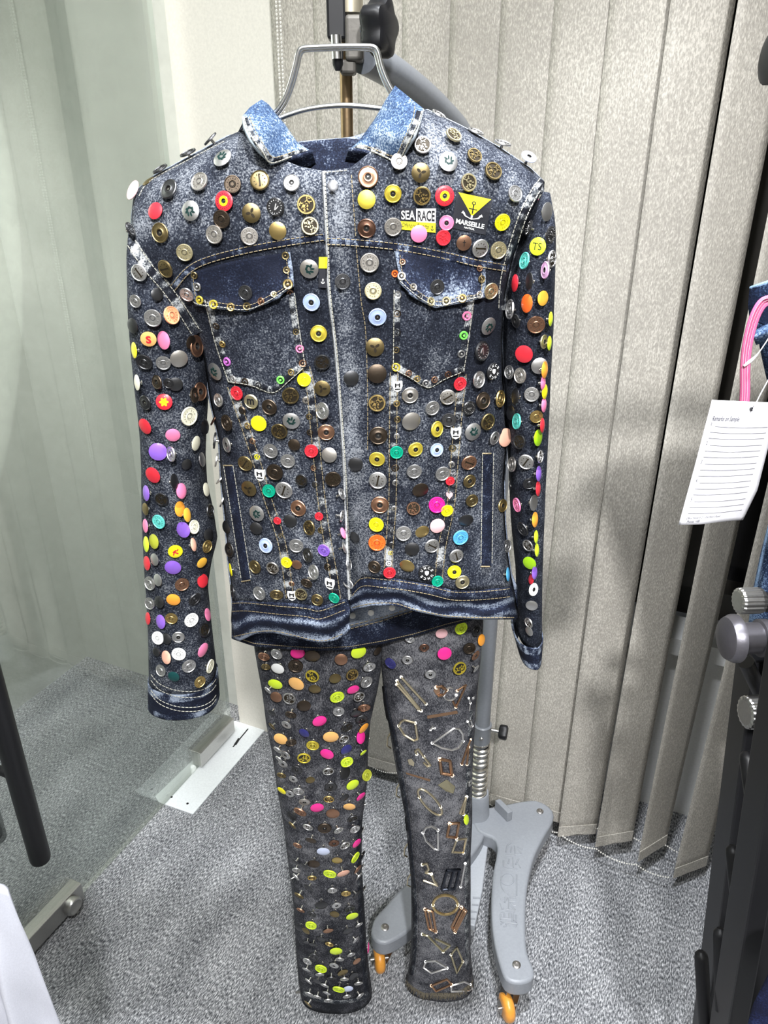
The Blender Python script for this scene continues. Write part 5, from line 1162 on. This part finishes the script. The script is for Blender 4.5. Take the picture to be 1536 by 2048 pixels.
sheet('side_seam', [(1541, 1040), (1546, 1040)], [(1516, 1420), (1521, 1420)], [(1541, 1040), (1524, 1110), (1510, 1180), (1501, 1245), (1504, 1300), (1516, 1420)], [(1546, 1040), (1529, 1110), (1515, 1180), (1506, 1245), (1509, 1300), (1521, 1420)], lambda x, y, u, v: .838, D_RACK, g1, 2, 24, lambda x, y, u, v: .4)
g2 = root('navy_trousers', P(1560, 640, .74), 'dark navy garment waistband with pink ribbon and paper tag at the right edge', 'trousers')
sheet('waistband', [(1499, 574), (1520, 566), (1560, 555), (2050, 490)], [(1499, 640), (1520, 650), (1560, 655), (2050, 640)], [(1499, 574), (1496, 610), (1499, 640)], [(2050, 490), (2050, 640)], lambda x, y, u, v: .74 - .02 * math.sin(math.pi * min(1, u * 2)), D_RACK, g2, wear_lightf=lambda x, y, u, v: (.5 if v < .08 else 0) - .03)
sheet('body', [(1512, 645), (1560, 650), (2050, 640)], [(1590, 1300), (1700, 1310), (1950, 1310)], [(1512, 645), (1518, 690), (1530, 745), (1556, 850), (1575, 1000), (1590, 1300)], [(2050, 640), (1950, 1310)], lambda x, y, u, v: .75 - .03 * math.sin(math.pi * min(1, u * 2)) - .012 * math.sin(u * 14) * v, D_RACK, g2, nu=30)  # unseen part added to block the lamp from the right-hand slats
sheet('rolled_edge', [(1510, 660), (1540, 645), (1600, 640)], [(1512, 690), (1545, 680), (1600, 690)], [(1510, 660), (1508, 676), (1512, 690)], [(1600, 640), (1600, 690)], lambda x, y, u, v: .725 - .012 * math.sin(math.pi * v), D_COLLAR, g2, wear_lightf=lambda *a: -.05)
# pink ribbon
rp_ = smoothline([(1552, 598), (1528, 603), (1512, 625), (1500, 660), (1492, 700), (1489, 740), (1489, 780), (1487, 815)], 40); V, F = [], []
for i, p in enumerate(rp_):
    t = (rp_[min(39, i + 1)] - rp_[max(0, i - 1)]).normalized(); nn = Vector((-t.y, t.x, 0))
    for k in range(5): q = p + nn * ((k / 4 - .5) * 19); V.append(P(q.x, q.y, .70 + .003 * math.sin(k * 1.5)))
for i in range(39):
    for k in range(4): F.append((i * 5 + k, i * 5 + k + 1, i * 5 + k + 6, i * 5 + k + 5))
ribn = mk('ribbon_loop', V, F, PINK, g2, True, thick=.0012)
stp = MB()
for k in range(1, 4):
    stp.tube([V[i * 5 + k] + Vector((0, -.0009, 0)) for i in range(40)], .00022, 4)
stp.build('ribbon_stripe', plain('pale_pink_stripe', (.85, .55, .62), .8), ribn, smooth=True)
# paper tag
tag_ = root('paper_tag', P(1430, 930, .68), 'white paper sample tag printed Remarks on Sample hanging by a string', 'tag')
TQ = ((1424, 800), (1560, 806), (1486, 1040), (1357, 1050))
def ytag(x, y, u, v): return .68 - .012 * math.sin(math.pi * u) * v + .01 * u * v
tv, tf_, tpx = coons([TQ[0], (1490, 803), TQ[1]], [TQ[3], (1400, 1049), (1450, 1043), TQ[2]], [TQ[0], (1390, 930), TQ[3]], [TQ[1], (1540, 880), (1515, 980), TQ[2]], 20, 30, ytag)
mk('paper', tv, tf_, PAPER, tag_, True, thick=.0004)
tbv = BVHTree.FromPolygons(tv, tf_)
decal('print', TQ, (.08, .125, .48, .178), txtmesh('Remarks on Sample', .015, .25), INK, tag_, .0006, tbv)
ru = MB()
def rl(u0, u1, v, mat=None):
    pts = []
    for k in range(13):
        u = u0 + (u1 - u0) * k / 12; p = quad(TQ, u, v); pts.append(on(p.x, p.y + 3 * math.sin(math.pi * u), .0005, tbv))
    for p_, q_ in zip(pts, pts[1:]): ru.tube([p_, q_], .00022, 4)
vv = .205
for k in range(5):
    decal('print', TQ, (.085, vv - .03, .115, vv), txtmesh('%d.' % (k + 1)), INK, tag_, .0006, tbv)
    rl(.15, .93, vv); rl(.10, .93, vv + .048); rl(.10, .93, vv + .096); vv += .152
ru.build('ruled_lines', INK, tag_)['kind'] = 'stuff'
decal('print', TQ, (.10, .942, .62, .965), txtmesh('Office: House # 2/1 (2nd floor), Road', 0, .2), INK, tag_, .0006, tbv)
decal('print', TQ, (.12, .968, .32, .99), txtmesh('Phone: +88', 0, .2), INK, tag_, .0006, tbv)
wl_ = [[(.5 + .28 * math.cos(t), .5 + .3 * math.sin(t)) for t in [k * math.pi / 10 for k in range(21)]], [(.15, .15), (.9, .85)], [(.3, .45), (.4, .65), (.45, .4)], [(.55, .4), (.6, .6), (.7, .4)], [(.1, .05), (.25, .2), (.4, .05)]]
for ln in wl_: decal('faint_mark', TQ, (.2, .34, .85, .72), thickline(ln, .012), FAINT, tag_, .0005, tbv)
hp_ = on(1503, 818, .0006, tbv); MB().lathe(hp_, (0, -1, .3), [(.0018, 0), (.0014, .0003), (.0003, .0003)], 14).build('punched_hole', INKBLACK, tag_)
stg = MB(); stg.tube([tuple(p) for p in smoothline([tuple(P(1506, 820, .675)), tuple(P(1520, 790, .68)), tuple(P(1545, 745, .69))], 14)], .0005, 5)
stg.tube([tuple(p) for p in smoothline([tuple(P(1560, 640, .69)), tuple(P(1535, 680, .69)), tuple(P(1512, 712, .692)), tuple(P(1488, 732, .694))], 16)], [.0005] * 11 + [.0009, .0013, .0016, .0015, .001], 6)
stg.build('string', plain('white_tag_string', (.82, .82, .84), .6), tag_, smooth=True)
# dark garments lower right
g3 = root('black_garment', P(1560, 1800, .745), 'black garment hanging behind the rack uprights at the lower right edge', 'garment')
sheet('cloth', [(1545, 1300), (1600, 1300), (1760, 1300)], [(1462, 2100), (1560, 2100), (1760, 2100)], [(1545, 1300), (1515, 1660), (1462, 2100)], [(1760, 1300), (1760, 2100)], lambda x, y, u, v: .745 - .008 * math.sin(u * 9), plain('black_cotton', (.006, .006, .008), .9), g3)
g4 = root('blue_garment', P(1530, 2040, .52), 'dark blue garment corner at the bottom right of the picture', 'garment')
sheet('cloth', [(1560, 1900), (1600, 1880), (1700, 1860)], [(1478, 2120), (1560, 2120), (1700, 2120)], [(1560, 1900), (1505, 2010), (1478, 2120)], [(1700, 1860), (1700, 2120)], lambda x, y, u, v: .54 - .01 * math.sin(u * 7), denim('deep_blue_cotton', (.006, .008, .03), (.012, .018, .07), (.03, .05, .14), bias=-.05), g4)
# red and white tag glimpsed between the pegs
rt = MB().prism([P(1455, 1880, .82), P(1459, 1882, .82), P(1453, 1926, .82), P(1449, 1924, .82)], (0, .002, 0)).build('swing_tag', plain('red_card', (.5, .02, .03), .6))
tag(rt, 'small red and white swing tag between the rack pegs', 'tag')
MB().prism([P(1456, 1868, .82), P(1461, 1870, .82), P(1459, 1882, .82), P(1455, 1880, .82)], (0, .002, 0)).build('white_end', PAPER, rt)

# ================================================================== white cloth, lower left corner
wc = root('white_garment', (-.52, .57, 0), 'white cotton garment with soft folds filling the lower left corner', 'garment')
V, F = [], []; nu, nv = 110, 60
for j in range(nv + 1):
    v = j / nv
    for i in range(nu + 1):
        u = i / nu; zt = .878 + .30 * (1 - u) ** .8 * .6 + .012 * math.sin(u * 9); z = zt + (.012 - zt) * v
        xe = -.400 + .016 * v + .006 * math.sin(v * 6); x = -.66 + (xe + .66) * u
        V.append((x, .57 - .03 * math.sin(u * 15 + v * 2.5) * (.5 + .5 * v) - .03 * (1 - (2 * u - 1) ** 2) + .007 * math.sin(u * 46 + v * 9) * sstep(0, .3, v) + .006 * noise2(u * 22, v * 9, 4), z))
for j in range(nv):
    for i in range(nu):
        a = j * (nu + 1) + i; F.append((a, a + nu + 1, a + nu + 2, a + 1))
mk('cloth', V, F, WHITECLOTH, wc, True, thick=.004)
